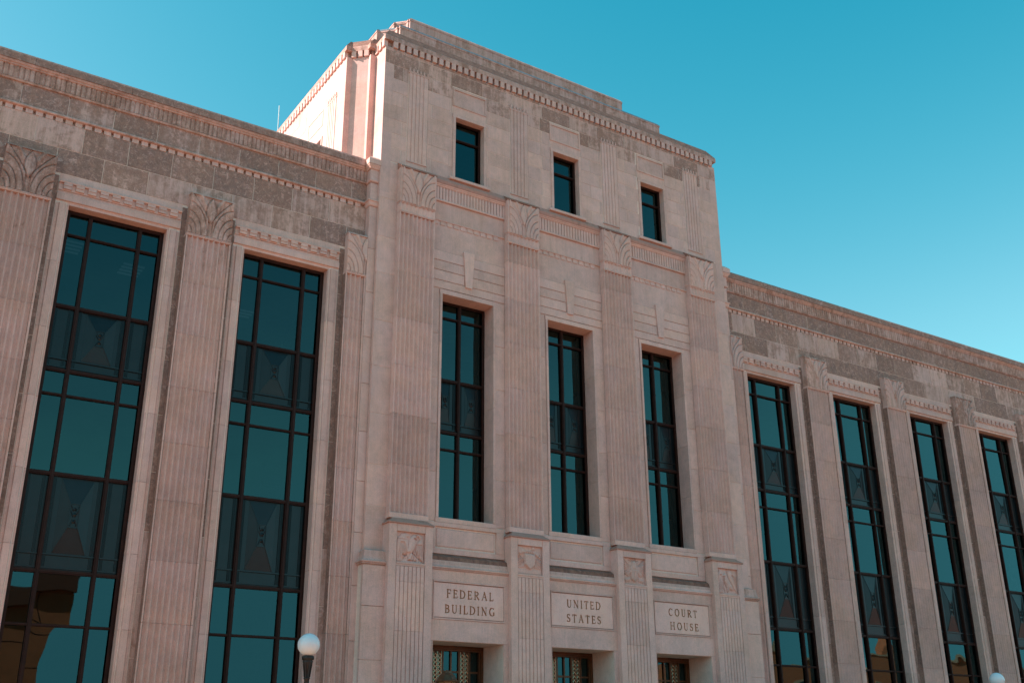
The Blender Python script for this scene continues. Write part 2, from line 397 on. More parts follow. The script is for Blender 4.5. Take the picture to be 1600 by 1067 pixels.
# --- stone blocks of the plain walls
BLK = []
def block(x0, x1, z0, z1, y, dirt=0.2, tone=0.0, gap=0.007, back=0.06):
    if x1-x0 < 0.05: return
    yy = y + random.uniform(-0.003, 0.002)
    o = part('stone_block', MB().cbox(x0+gap, x1-gap, yy, y+back, z0+gap, z1-gap, 0.004), M_STONE, B, dirt=max(0, dirt), tone=tone)
    BLK.append(o)
def course(a, b, z0, z1, y, start, step, dirt, spread, holes=()):
    x = start
    while x - step > a: x -= step
    xs = [a]
    while x < b:
        if x > a + 0.12: xs.append(x)
        x += step
    if b - xs[-1] < 0.12: xs.pop()
    xs.append(b)
    for p, q in zip(xs, xs[1:]):
        segs = [(p, q)]
        for h0, h1 in holes:
            ns = []
            for s0, s1 in segs:
                if h1 <= s0 or h0 >= s1: ns.append((s0, s1))
                else:
                    if h0 > s0: ns.append((s0, h0))
                    if h1 < s1: ns.append((h1, s1))
            segs = ns
        for s0, s1 in segs: block(s0, s1, z0, z1, y, dirt + random.uniform(-spread, spread), random.uniform(-0.05, 0.05))
for (a, b) in (LW, RW):
    extra = 0.0 if a < 0 else 0.04
    course(a, b, 16.10, 16.66, YW, -5.04+0.10, 1.075, 0.80+extra, 0.12)
    course(a, b, 15.21, 15.90, YW, -4.49, 1.075, 0.70+extra, 0.20)
    course(a, b, 14.56, 15.21, YW, -5.02, 1.075, 0.74+extra, 0.20)
    # smooth lintel strip above each window head and end pieces
    ws = [w for w in WX if a < w < b]
    for w in ws: block(w-1.46, w+1.46, 14.30, 14.56, YW, 0.25, 0.0)
    # flat strips beside the pilasters
    xs = [a] + sum([[w-1.46, w+1.46] for w in ws], []) + [b]
    for i in range(0, len(xs), 2):
        for z0 in np.arange(0.9, 14.5, 1.36):
            if xs[i+1]-xs[i] > 0.2: block(xs[i], xs[i+1], float(z0), float(min(z0+1.36, 14.56)), YW-0.002, 0.9 if z0 > 6 else 0.6, -0.12)

# central block flanks of the front wall (beside the outer pilasters)
zj = [6.36, 7.5, 8.55, 9.9, 11.2, 12.5, 13.9, 15.0, 16.2, 17.4]
for z0, z1 in zip(zj, zj[1:]):
    block(PL, 3.86, z0, z1, 0.0, 0.10, random.uniform(-0.04, 0.05), back=0.1)
    block(15.68, PR, z0-0.2, z1-0.2 if z1 < 17.3 else z1, 0.0, 0.12, random.uniform(-0.04, 0.05), back=0.1)
block(15.68, PR, 6.0, 6.17, 0.0, 0.1)
zj = [0.0, 1.3, 2.5, 3.75, 5.0, 5.98]
for z0, z1 in zip(zj, zj[1:]):
    block(3.17, 3.80, z0, z1, -0.22, 0.08, random.uniform(-0.04, 0.05), back=0.1)
    block(15.76, 16.50, z0, z1, -0.22, 0.08, random.uniform(0.0, 0.06), back=0.1)
# attic ashlar
hh = 0.468; z = 17.42; k = 0
while z < 21.2:
    z1 = min(z+hh, 21.258); holes = []
    for p in PXS:
        if z1 > 17.62 and z < 20.62: holes.append((p-0.33, p+0.33))
    for c in CXS:
        if z1 > 17.50 and z < 19.80: holes.append((c-0.60, c+0.60))
        if z1 > 20.0 and z < 20.64: holes.append((c-0.60, c+0.60))
    top = z / 21.3
    course(PL, PR, z, z1, 0.0, PL + (0.0 if k % 2 else 0.62), 1.12 if k % 2 else 0.98, 0.24 + (0.42 if z > 20.2 else 0.14 if z > 19 else 0.0), 0.09, holes)
    z = z1; k += 1
# left-over bits where openings cut a course
for c in CXS: block(c-0.60, c+0.60, 19.72, 20.02, 0.0, 0.35); 
for p in PXS: block(p-0.33, p+0.33, 17.42, 17.6, 0.0, 0.15)

# --- dentil courses, mouldings, copings
def dentils(parent, x0, x1, per, w, y0, y1, z0, z1, dirt, name='dentil'):
    me = MB().cbox(-w/2, w/2, y0, y1, z0, z1, 0.004).mesh(name, M_STONE)
    n_ = int((x1-x0)/per)
    for i in range(n_): link(name, me, parent, (x0+per*(i+0.5), 0, 0), dirt, 0.02)
def dentil_row(parent, x0, x1, per, w, y0, y1, z0, z1, dirt):
    g = MB(); n_ = int((x1-x0)/per)
    for i in range(n_):
        c = x0+per*(i+0.5); g.box(c-w/2, c+w/2, y0, y1, z0, z1)
    part('dentil_row', g, M_STONE, parent, dirt, 0.0, kind='stuff')
def reeds(parent, x0, x1, per, y, z0, z1, dirt, name='fluted_band', dep=0.035):
    n_ = max(1, int(round((x1-x0)/per))); per = (x1-x0)/n_; prof = []
    for i in range(n_):
        a = x0+i*per
        prof += [(a, y+dep), (a+per*0.16, y+dep), (a+per*0.22, y+0.006), (a+per*0.40, y), (a+per*0.78, y), (a+per*0.94, y+0.006)]
    prof += [(x1, y+dep), (x1, y+0.12), (x0, y+0.12)]
    g = MB(); g.prof_z(prof, z0, z1)
    return part(name, g, M_STONE, parent, dirt, -0.02)
for (a, b) in (LW, RW):
    left = a < 0
    sc = part('string_course', MB().prof_x([(YW+0.1,16.00),(YW+0.07,16.00),(YW-0.048,16.012),(YW-0.068,16.03),(YW-0.068,16.055),(YW-0.045,16.062),(YW-0.035,16.09),(YW+0.1,16.105)], a, b-0.0 if not left else b), M_STONE, B, 0.55, -0.04)
    if left: dentils(sc, a, b-0.05, 0.2255, 0.163, YW-0.012, YW+0.085, 15.893, 16.015, 0.45)
    else: dentil_row(sc, a+0.1, b, 0.2255, 0.163, YW-0.012, YW+0.085, 15.893, 16.015, 0.55)
    part('moulding', MB().prof_x([(YW+0.1,16.64),(YW-0.04,16.655),(YW-0.055,16.70),(YW-0.03,16.715),(YW+0.1,16.72)], a, b), M_STONE, B, 0.65, -0.04)
    x = a
    reeds(B, a, b-0.02, 0.118, YW-0.045, 16.715, 17.045, 0.66, dep=0.026)
    part('moulding', MB().prof_x([(YW+0.1,17.045),(YW-0.06,17.045),(YW-0.075,17.06),(YW-0.075,17.085),(YW-0.10,17.095),(YW-0.12,17.125),(YW-0.12,17.15),(YW+0.1,17.155)], a, b), M_STONE, B, 0.60, -0.04)
    x = a
    while x < b:
        x1 = min(x+2.28, b)
        if b-x1 < 0.6: x1 = b
        part('coping_stone', MB().prof_x([(YW+0.3,17.152),(YW-0.145,17.152),(YW-0.145,17.33),(YW-0.10,17.40),(YW+0.3,17.42)], x+0.004, x1-0.004), M_STONE, B, 0.80, -0.05)
        x = x1
# returned mouldings on the strips next to the central block
for x0, x1, s in ((3.055, PL+0.01, -1), (PR-0.01, 16.60, 1)):
    y = 0.12
    for prof, d in (([(0,15.90),(0.02,15.90),(0.04,15.93),(0.06,16.03),(0.085,16.035),(0.085,16.06),(0.05,16.09),(0,16.11)], 0.15),
                 ([(0,16.11),(0.015,16.12),(0.015,16.62),(0,16.63)], 0.1),
                 ([(0,16.64),(0.05,16.655),(0.065,16.70),(0.035,16.72),(0.035,17.04),(0.07,17.05),(0.09,17.09),(0.12,17.13),(0.13,17.16),(0,17.165)], 0.15),
                 ([(0,17.17),(0.14,17.17),(0.14,17.34),(0.05,17.43),(0,17.44)], 0.3)):
        pr = prof + [(-0.12, prof[-1][1]), (-0.12, prof[0][1])]
        path = [(x0, YW+0.2), (x0, y), (x1, y)] if s < 0 else [(x0, y), (x1, y), (x1, YW+0.2)]
        part('moulding', MB().sweep(path, pr), M_STONE, B, d, 0.03)

# --- cornice of the central block
full = L + Rr
tc = part('tower_fascia', MB().sweep(full, [(-0.3,21.262),(-0.07,21.262),(-0.07,21.47),(0.056,21.475),(0.056,21.62),(0.045,21.65),(-0.3,21.66)]), M_STONE, B, 0.66, -0.04)
# toothed lower edge: square blocks with narrow slots between
per = 0.2215
me = MB().cbox(-0.071, 0.071, -0.055, 0.07, 21.265, 21.478, 0.004).mesh('dentil', M_STONE)
x = 3.42+0.06
while x < PR-0.1:
    link('dentil', me, tc, (x+per/2-0.01, 0, 0), 0.4, 0.0); x += per
xf = L[0][0]
for i in range(54):
    yy = 1.28 + 0.235*i
    o = link('dentil', me, tc, (xf, yy, 0), 0.0, 0.03); o.rotation_euler.z = -math.pi/2
dsp = Vector((L[3][0]-L[2][0], L[3][1]-L[2][1])); 
for t in (0.12, 0.5, 0.88):
    o = link('dentil', me, tc, (L[2][0]+dsp.x*t, L[2][1]+dsp.y*t, 0), 0.0, 0.03); o.rotation_euler.z = -math.pi/4
for yy in (0.09, 0.31, 0.53):
    o = link('dentil', me, tc, (PL, yy, 0), 0.0, 0.03); o.rotation_euler.z = -math.pi/2
# weathered slope and stepped tiers
part('weathering_slope', MB().sweep(full, [(0.05,21.64),(-0.17,21.99),(-0.21,21.99),(-0.3,21.64)]), M_SOOT, B, 0.9, 0.12)
def tier(xl, xr, y0, zb, zt, dirt, sc):
    l2, r2 = plan(xl, xr, y0, 0.06*sc, 0.10*sc, 0.36*sc, 0.10*sc, 14.0-y0)
    fp = l2 + r2
    part('parapet_tier', MB().sweep(fp, [(-0.3,zb),(0,zb),(0,zt-0.16),(0.015,zt-0.16),(0.015,zt-0.10),(-0.3,zt-0.10)]), M_STONE, B, dirt, -0.04)
    part('tier_coping', MB().sweep(fp, [(0.02,zt-0.10),(-0.05,zt),(-0.3,zt),(-0.3,zt-0.10)]), M_LEAD if sc > 0.9 else M_STONE, B, 0.6, -0.1)
    part('roof', MB().prof_z([(x+(0.12 if x < CX else -0.12), y+0.1) for x, y in fp], zb+0.1, zb+0.35), M_ROOF, B)
tier(4.39, 15.15, 1.37, 21.7, 23.42, 0.68, 1.0)
tier(5.25, 14.28, 2.40, 23.3, 24.72, 0.66, 0.7)
part('roof', MB().prof_z([(x+(0.15 if x < CX else -0.15), y+0.2) for x, y in full], 21.45, 21.75), M_ROOF, B)

# --- upper fluted strips of the attic
def strip_mesh(h0, h1):
    g = MB(); w = 0.31; prof = []
    nf = 5
    for i in range(nf):
        a = -w+2*w*i/nf; p = 2*w/nf
        prof += [(a+0.004, 0.0), (a+p*0.72, 0.0), (a+p*0.76, 0.02), (a+p*0.96, 0.02)]
    prof = prof[:-2] + [(w, 0.0), (w, 0.1), (-w, 0.1)]
    g.prof_z([(x, y-0.02) for x, y in prof], h0, h1)
    return g
me = strip_mesh(17.62, 20.60).mesh('fluted_strip', M_STONE)
foot = MB().cbox(-0.33, 0.33, -0.03, 0.1, 17.58, 17.617).mesh('strip_foot', M_STONE); cap = MB(); cap.cbox(-0.34, 0.34, -0.028, 0.1, 20.60, 20.66)
for i in range(6):
    a = -0.33+0.12*i; cap.prof_y([(a,20.66),(a+0.06,20.66),(a+0.045,20.78),(a+0.015,20.78)], -0.035, 0.05)
mcap = cap.mesh('strip_cap', M_STONE)
for p in PXS:
    o = link('fluted_strip', me, B, (p, 0, 0), 0.22, -0.02); link('strip_cap', mcap, o, (0,0,0), 0.45, -0.05); link('strip_foot', foot, o, (0,0,0), 0.2, 0.0)
# flank: same strip, panel and window seen edge on
sm = strip_mesh(17.3, 20.2).mesh('fluted_strip', M_STONE)
o = link('fluted_strip', sm, B, (xf-0.0, 2.05, 0), 0.0, 0.03); o.rotation_euler.z = -math.pi/2
link('strip_cap', mcap, o, (0, 0, -0.42), 0.05, 0.0)
g = MB(); 
for a, b_, c, d in ((2.75,3.85,20.26,20.30),(2.75,3.85,19.72,19.76),(2.72,2.76,19.72,20.30),(3.84,3.88,19.72,20.30)): g.box(xf-0.012, xf+0.05, a, b_, c, d)
part('panel_frame', g, M_STONE, B, 0.05, -0.05)
g = MB(); g.box(xf+0.16, xf+0.24, 2.745, 2.80, 17.0, 19.21); g.box(xf+0.16, xf+0.24, 3.86, 3.915, 17.0, 19.21); g.box(xf+0.16, xf+0.24, 2.80, 3.86, 19.14, 19.21); g.box(xf+0.16, xf+0.24, 2.80, 3.86, 18.55, 18.61)
fw = part('window', g, M_FRAME, B)
part('pane', MB().box(xf+0.20, xf+0.21, 2.80, 3.86, 17.0, 19.14), M_DARKGLASS, fw)
g = MB(); g.box(xf-0.025, xf+0.05, 2.66, 2.735, 16.8, 19.23); g.box(xf-0.025, xf+0.05, 3.925, 4.0, 16.8, 19.23); g.box(xf-0.025, xf+0.05, 2.66, 4.0, 19.235, 19.31)
part('surround_stone', g, M_STONE, fw, 0.1, 0.0)
# flank ashlar joints: thin courses proud of the wall
for i in range(8):
    for j in range(9):
        y0 = 4.12+1.2*j+(0.6 if i % 2 else 0)
        z0 = 17.3+0.495*i
        part('stone_block', MB().box(xf-0.004-random.uniform(0,0.002), xf+0.05, y0+0.005, y0+1.195, z0+0.005, z0+0.49), M_STONE, B, 0.03, random.uniform(-0.02, 0.04))
# panels above the attic windows
for c in CXS:
    g = MB()
    g.cbox(c-0.60, c+0.60, -0.022, 0.1, 20.575, 20.65, 0.003); g.cbox(c-0.60, c+0.60, -0.022, 0.1, 20.00, 20.055, 0.003)
    g.cbox(c-0.60, c-0.545, -0.022, 0.1, 20.057, 20.573, 0.003); g.cbox(c+0.545, c+0.60, -0.022, 0.1, 20.057, 20.573, 0.003)
    o = part('carved_panel', g, M_STONE, B, 0.35, 0.0)
    part('panel_field', MB().cbox(c-0.543, c+0.543, 0.003, 0.1, 20.058, 20.572, 0.003), M_STONE, o, 0.3, 0.0)

# --- windows
def stone_surround(w, half_in, half_out, zt_in, zt_out, y_front, y_back, zb, steps, dirt):
    """stepped stone frame, one jamb each side and a head"""
    for sgn in (-1, 1):
        prof = [(half_in, y_back), (half_in, y_front+steps[0])]
        n_ = len(steps)
        for i in range(n_):
            x0 = half_in+(half_out-half_in)*i/n_; x1 = half_in+(half_out-half_in)*(i+1)/n_
            prof += [(x0+0.003, y_front+steps[i]), (x1-0.012, y_front+steps[i])]
        prof += [(half_out, y_back)]
        z = zb
        while z < zt_out-0.01:
            z1 = min(z+1.62, zt_out)
            if zt_out-z1 < 0.5: z1 = zt_out
            part('surround_stone', MB().prof_z([(sgn*x, y) for x, y in prof], z+0.003, z1-0.003 if z1 < zt_out else zt_in), M_STONE, w, dirt if z1 > 10 else dirt*0.5, random.uniform(-0.03, 0.03))
            z = z1
    n_ = len(steps); prof = [(y_back, zt_in), (y_front+steps[0], zt_in)]
    for i in range(n_):
        a = zt_in+(zt_out-zt_in)*i/n_; b_ = zt_in+(zt_out-zt_in)*(i+1)/n_
        prof += [(y_front+steps[i], a+0.003), (y_front+steps[i], b_-0.012)]
    prof += [(y_back, zt_out)]
    part('lintel', MB().prof_x(prof, -half_out, half_out), M_STONE, w, dirt, 0.02)

def spandrel_mesh(x0, x1, z0, z1, fancy):
    """pressed metal panel: reeded borders, bottom rail, faceted centre"""
    y = 0.0; g = MB(); g.box(x0, x1, y+0.03, y+0.06, z0, z1)
    zr = z0+0.17*(z1-z0)
    g.box(x0, x1, y-0.012, y+0.03, zr-0.03, zr)                     # bottom rail
    g.box(x0, x1, y+0.0, y+0.03, z0+0.03, z0+0.06)
    w = x1-x0
    ks = (0.03, 0.055, 0.08) if fancy else (0.05, 0.075, 0.10)
    for k in ks:
        g.box(x0+k, x0+k+0.012, y+0.004, y+0.03, z0+0.06, z1); g.box(x1-k-0.012, x1-k, y+0.004, y+0.03, z0+0.06, z1)
    if fancy:
        a, b_ = x0+0.20, x1-0.20; c = (a+b_)/2; zc = zr+0.50*(z1-zr); hw, hh_ = 0.10, 0.155*(z1-zr)
        zb_, zt_ = zr+0.02, z1-0.03; yo, yi = y+0.026, y-0.034
        v = [(a,yo,zb_),(b_,yo,zb_),(b_,yo,zt_),(a,yo,zt_),(c-hw,yi,zc-hh_),(c+hw,yi,zc-hh_),(c+hw,yi,zc+hh_),(c-hw,yi,zc+hh_)]
        g.add(v, [(0,1,5,4),(1,2,6,5),(2,3,7,6),(3,0,4,7),(4,5,6,7)])
        for p, q in ((0,4),(1,5),(2,6),(3,7)):
            A, C = Vector(v[p])+Vector((0,-0.004,0)), Vector(v[q])+Vector((0,-0.004,0)); g.tube(A, C, 0.008, 4)
        for s in (-1, 1):
            g.box(c+s*hw-0.008, c+s*hw+0.008, yi-0.014, yi, zc-hh_, zc+hh_); g.box(c-hw, c+hw, yi-0.014, yi, zc+s*hh_-0.008, zc+s*hh_+0.008)
        for dz, r in ((0.55, 0.038), (0.1, 0.052), (-0.5, 0.045)):       # little figure: stacked bosses
            g.add([(c+r*math.cos(t*math.pi/3), yi-0.004, zc+dz*hh_+r*math.sin(t*math.pi/3)) for t in range(6)] + [(c, yi-0.03, zc+dz*hh_)], [(t, (t+1) % 6, 6) for t in range(6)])
        for s in (-1, 1):
            g.tube((c+s*0.02, yi-0.01, zc-0.1*hh_), (c+s*0.085, yi-0.01, zc+0.45*hh_), 0.010, 5); g.tube((c+s*0.02, yi-0.01, zc-0.3*hh_), (c+s*0.07, yi-0.01, zc-0.85*hh_), 0.012, 5)
            g.tube((c+s*0.085, yi-0.01, zc+0.9*hh_), (c+s*0.03, yi-0.01, zc+0.35*hh_), 0.008, 5)
    return g

def window(name, xs, rows, yf, half, ztop, zbot, fr=0.07, rail=0.055, mull=0.09, span_shadow=True):
    """rows: (z1, z0, kind) kind 'g' or 's'"""
    g = MB(); yb = yf+0.10
    g.box(-half, -half+fr, yf-0.02, yb, zbot, ztop); g.box(half-fr, half, yf-0.02, yb, zbot, ztop); g.box(-half+fr, half-fr, yf-0.02, yb, ztop-fr, ztop)
    g.box(-half+fr*0.5, -half+fr+0.025, yf-0.035, yf-0.018, zbot, ztop-0.01); g.box(half-fr-0.025, half-fr*0.5, yf-0.035, yf-0.018, zbot, ztop-0.01)
    for x in xs[1:-1]:
        g.box(x-mull/2, x+mull/2, yf-0.03, yb, zbot, ztop-fr); g.box(x-mull*0.22, x+mull*0.22, yf-0.048, yf-0.03, zbot, ztop-fr)
    for i, (z1, z0, kd) in enumerate(rows):
        if i == 0: continue
        th = rail/2 if not (kd == 's' or rows[i-1][2] == 's') else rail*0.75
        for a, b_ in zip(xs, xs[1:]):
            m0 = mull/2 if a != xs[0] else fr; m1 = mull/2 if b_ != xs[-1] else fr
            g.box(a+m0, b_-m1, yf-0.01, yb, z1-th, z1+th); g.box(a+m0, b_-m1, yf-0.028, yf-0.01, z1-th*0.35, z1+th*0.6)
    w = part('window', g, M_FRAME, B)
    for (z1, z0, kd) in rows:
        for a, b_ in zip(xs, xs[1:]):
            if kd == 'g':
                q = MB(); q.add([(-(b_-a)/2+0.01,0,-(z1-z0)/2+0.01),((b_-a)/2-0.01,0,-(z1-z0)/2+0.01),((b_-a)/2-0.01,0,(z1-z0)/2-0.01),(-(b_-a)/2+0.01,0,(z1-z0)/2-0.01)], [(0,1,2,3)])
                o = part('pane', q, M_GLASS, w, loc=((a+b_)/2, yf+0.045, (z1+z0)/2))
                o.rotation_euler = (random.uniform(-1,1)*R(0.25), 0, random.uniform(-1,1)*R(0.25))
            else:
                m0 = 0.045 if a != xs[0] else 0.05; m1 = 0.045 if b_ != xs[-1] else 0.05
                part('spandrel_panel', spandrel_mesh(a+m0, b_-m1, z0+0.04, z1-0.04, (b_-a) > 0.7), M_SPAN, w, loc=(0, yf+0.035, 0))
    return w

WR = [(13.76,13.16,'g'),(13.16,11.36,'g'),(11.36,9.82,'s'),(9.82,9.24,'g'),(9.24,7.45,'g'),(7.45,5.34,'s'),(5.34,4.23,'g'),(4.23,2.60,'g'),(2.60,0.95,'g')]
w0 = window('window', [-1.15,-0.583,0.583,1.15], WR, 0.62, 1.15, 13.77, 0.95)
stone_surround(w0, 1.155, 1.46, 13.785, 14.12, 0.31, 0.74, 0.95, [0.05, 0.0, 0.0, 0.035], 0.28)
me = MB(); me.cbox(-0.095, 0.095, 0.275, 0.36, 14.15, 14.225, 0.004); me.cbox(-0.095, 0.095, 0.262, 0.36, 14.227, 14.30, 0.004); me = me.mesh('dentil', M_STONE)
for i in range(10): link('dentil', me, w0, (-1.255+0.279*i, 0, 0), 0.22, 0.02)
part('head_fillet', MB().prof_x([(0.40,14.30),(0.275,14.302),(0.262,14.33),(0.30,14.345),(0.40,14.35)], -1.45, 1.45), M_STONE, w0, 0.3, 0.0)
part('head_band', MB().box(-1.45, 1.45, 0.325, 0.40, 14.121, 14.30), M_STONE, w0, 0.2, -0.05)
part('sill', MB().cbox(-1.4, 1.4, 0.25, 0.8, 0.80, 0.95), M_STONE, w0, 0.2, 0)
w0.location.x = WX[0]
for x in WX[1:]:
    c = copy_tree(w0, B); c.location.x = x
    for o in c.children:
        if o.name.startswith('pane'): o.rotation_euler = (random.uniform(-1,1)*R(0.7), 0, random.uniform(-1,1)*R(0.6))
        if 'tone' in o: o['tone'] = random.uniform(-0.05, 0.05)

CR = [(13.70,13.22,'g'),(13.22,11.36,'g'),(11.36,9.87,'s'),(9.87,9.38,'g'),(9.38,7.40,'g')]
c0 = window('window', [-0.84,0.0,0.84], CR, 0.47, 0.84, 13.71, 7.40, fr=0.06)
stone_surround(c0, 0.842, 0.925, 13.715, 13.86, -0.035, 0.60, 7.4, [0.0, 0.0], 0.08)
part('sill', MB().cbox(-0.93, 0.93, -0.03, 0.6, 7.27, 7.40, 0.01), M_STONE, c0, 0.25, 0)
c0.location.x = CXS[0]
for x in CXS[1:]:
    c = copy_tree(c0, B); c.location.x = x
    for o in c.children:
        if o.name.startswith('pane'): o.rotation_euler = (random.uniform(-1,1)*R(0.3), 0, random.uniform(-1,1)*R(0.3))
u0 = window('window', [-0.5, 0.5], [(19.58,18.97,'g'),(18.97,17.51,'g')], 0.20, 0.5, 19.59, 17.51, fr=0.055)
stone_surround(u0, 0.50, 0.598, 19.60, 19.73, -0.035, 0.30, 17.51, [0.0, 0.0], 0.06)
part('sill', MB().cbox(-0.70, 0.70, -0.10, 0.3, 17.42, 17.51, 0.01), M_STONE, u0, 0.2, 0.02)
u0.location.x = CXS[0]
for x in CXS[1:]: c = copy_tree(u0, B); c.location.x = x

# --- pilasters
def shaft_prof(w, nf, y0, yb, dep=0.078, margin=0.02):
    prof = [(-w, yb), (-w, y0)]
    p = 2*(w-margin)/nf
    for i in range(nf):
        a = -w+margin+i*p
        for t in range(7):
            s = t/6; prof.append((a+p*0.03+p*0.94*s, y0+dep*math.sin(math.pi*s)))
    prof += [(w, y0), (w, yb)]
    return prof
def palmette(U, V, half=0):
    u = 2*U-1
    if half == -1: u = U-1.0
    if half == 1: u = U
    au = np.abs(u); r = np.sqrt(((1.06-au)/1.0)**2 + (V/0.86)**2)
    b = [0.0, 0.24, 0.44, 0.66, 0.92]
    h = np.full_like(r, 0.050)
    for k in range(4):
        t = np.clip((r-b[k])/(b[k+1]-b[k]), 0, 1); m = (r > b[k]) & (r <= b[k+1])
        h[m] = (0.052+0.030*t**1.5)[m]
    # top leaf springing outwards, and the pointed centre leaf
    f = 0.10+0.80*np.clip((V-0.42)/0.58, 0, 1)**1.25
    top = (r > 0.93)
    inner = top & (au < f)
    t2 = np.clip((r-0.93)/0.30, 0, 1)
    h = np.where(top, 0.052+0.030*t2, h)
    h = np.where(inner, 0.030, h)
    wl_ = 0.34*np.sin(np.pi*np.clip((V-0.34)/0.64, 0, 1))**0.9
    f2 = 0.04+0.46*np.clip((V-0.50)/0.50, 0, 1)**1.1; d2 = np.abs(au-f2)/0.10
    h = np.where(inner & (V > 0.50) & (d2 < 1), 0.070-0.030*d2**2, h)
    wl_ = wl_*0.72
    h = np.where(inner & (V > 0.34) & (au < wl_), 0.095-0.22*au, h)
    for k in range(1, 5):
        d = np.abs(r-b[k]); h -= 0.060*np.clip(1-d/0.028, 0, 1)
    dl = np.where(top & (V > 0.42), np.abs(au-f), 9.0); h -= 0.055*np.clip(1-dl/0.04, 0, 1)
    ds = np.where(V < 0.42, np.abs(au-0.10), 9.0); h -= 0.055*np.clip(1-ds/0.036, 0, 1)
    dc = np.where(inner & (V > 0.36), np.abs(au-wl_), 9.0); h -= 0.05*np.clip(1-dc/0.03, 0, 1)
    return np.clip(h, -0.02, None)
WPX = [(p+q)/2 for p, q in zip(WX, WX[1:]) if q-p < 5]            # wing pilasters
WPX = [-9.87] + WPX + [38.0]
YP = 0.145
def build_pilaster(w, nf, y0, yb, z0, ztop, zcap, joints, half=0, dirt=0.3, x0=None):
    root = None
    zs = [z0] + [j for j in joints if z0+0.3 < j < zcap-0.3] + [zcap]
    prof = shaft_prof(w, nf, y0, yb)
    # capital is the root mesh of the part
    nx, nz = (84, 84) if half == 0 else (44, 84)
    cap = hfield(nx, nz, -w+0.01, w-0.01, zcap+0.07, ztop-0.02, y0+0.045, lambda U, V: palmette(U, V, half), skirt=yb-y0-0.04)
    root = part('pilaster', cap, M_STONE, B, dirt*1.35, -0.03)
    part('necking', MB().prof_x([(yb,zcap),(y0-0.006,zcap),(y0-0.014,zcap+0.02),(y0-0.002,zcap+0.03),(y0-0.014,zcap+0.045),(y0-0.004,zcap+0.066),(yb,zcap+0.068)], -w-0.004, w+0.004), M_STONE, root, dirt*0.5, 0.0)
    part('abacus', MB().prof_x([(yb,ztop-0.02),(y0-0.02,ztop-0.02),(y0-0.005,ztop+0.02),(yb,ztop+0.06)], -w, w), M_STONE, root, dirt+0.2, -0.1)
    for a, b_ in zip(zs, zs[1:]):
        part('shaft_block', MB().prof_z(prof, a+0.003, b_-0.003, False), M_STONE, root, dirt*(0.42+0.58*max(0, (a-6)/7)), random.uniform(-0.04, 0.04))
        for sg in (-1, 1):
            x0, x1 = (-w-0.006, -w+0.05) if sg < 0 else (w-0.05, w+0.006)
            part('pilaster_return', MB().box(x0, x1, y0+0.03, yb, a+0.003, b_-0.003), M_STONE, root, 1.0 if a > 4 else 0.7, -0.34)  # added side slabs: grime, plus the recess's shade put into a darker tone
    return root
wj = [1.6, 3.0, 4.35, 5.7, 7.05, 8.4, 9.75, 11.1, 12.45]
p0 = build_pilaster(0.565, 8, YP, YW+0.1, 0.0, 14.86, 13.68, wj, 0, 0.46)
p0.location.x = WPX[0]
for x in WPX[1:]:
    c = copy_tree(p0, B); c.location.x = x
    mul = random.uniform(0.85, 1.2)
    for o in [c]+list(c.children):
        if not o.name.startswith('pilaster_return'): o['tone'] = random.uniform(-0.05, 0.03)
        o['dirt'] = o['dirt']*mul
for side, xc in ((-1, 2.755), (1, 16.88)):
    c = build_pilaster(0.29, 4, YP, YW+0.1, 0.0, 14.92, 13.72, wj, side, 0.20); c.location.x = xc

# central pilasters with a pedestal carved with emblems
YC = -0.21
cj = [8.6, 9.95, 11.3, 12.65, 14.0, 15.2]
def cpil():
    w, y0, yb = 0.555, YC, 0.08
    cap = hfield(84, 84, -w+0.045, w-0.02, 16.13, 17.22, y0+0.035, lambda U, V: palmette(U, V), skirt=0.2)
    root = part('pilaster', cap, M_STONE, B, 0.25, 0.0)
    part('capital_edge', MB().box(-w-0.02, -w+0.045, y0-0.01, yb, 16.14, 17.22), M_STONE, root, 0.35, 0); part('capital_edge', MB().box(w-0.02, w+0.02, y0-0.01, yb, 16.14, 17.22), M_STONE, root, 0.35, 0)
    part('abacus', MB().prof_x([(yb,17.22),(y0-0.03,17.225),(y0-0.03,17.26),(y0+0.02,17.31),(0.0,17.44),(yb,17.44)], -w-0.03, w+0.03), M_SOOT, root, 0.6, 0.4)
    for a in (16.09, 15.80):
        part('necking', MB().prof_x([(yb,a),(y0-0.003,a),(y0-0.007,a+0.014),(y0+0.004,a+0.024),(y0-0.007,a+0.036),(y0+0.0,a+0.05),(yb,a+0.05)], -w-0.004, w+0.004), M_STONE, root, 0.15, 0.0)
    part('neck_block', MB().prof_z(shaft_prof(w, 8, y0, yb, 0.03), 15.853, 16.087), M_STONE, root, 0.1, 0.02)
    prof = shaft_prof(w, 8, y0, yb)
    zs = [7.34] + cj + [15.797]
    for a, b_ in zip(zs, zs[1:]): part('shaft_block', MB().prof_z(prof, a+0.003, b_-0.003), M_STONE, root, 0.08, random.uniform(-0.04, 0.04))
    part('shaft_base', MB().cbox(-w-0.005, w+0.005, y0-0.006, yb, 7.20, 7.337), M_STONE, root, 0.1, 0.02)
    return root
cp0 = cpil(); cp0.location.x = PXS[0]; cps = [cp0]
for x in PXS[1:]:
    c = copy_tree(cp0, B); c.location.x = x; cps.append(c)
    for o in c.children: o['tone'] = random.uniform(-0.04, 0.05)

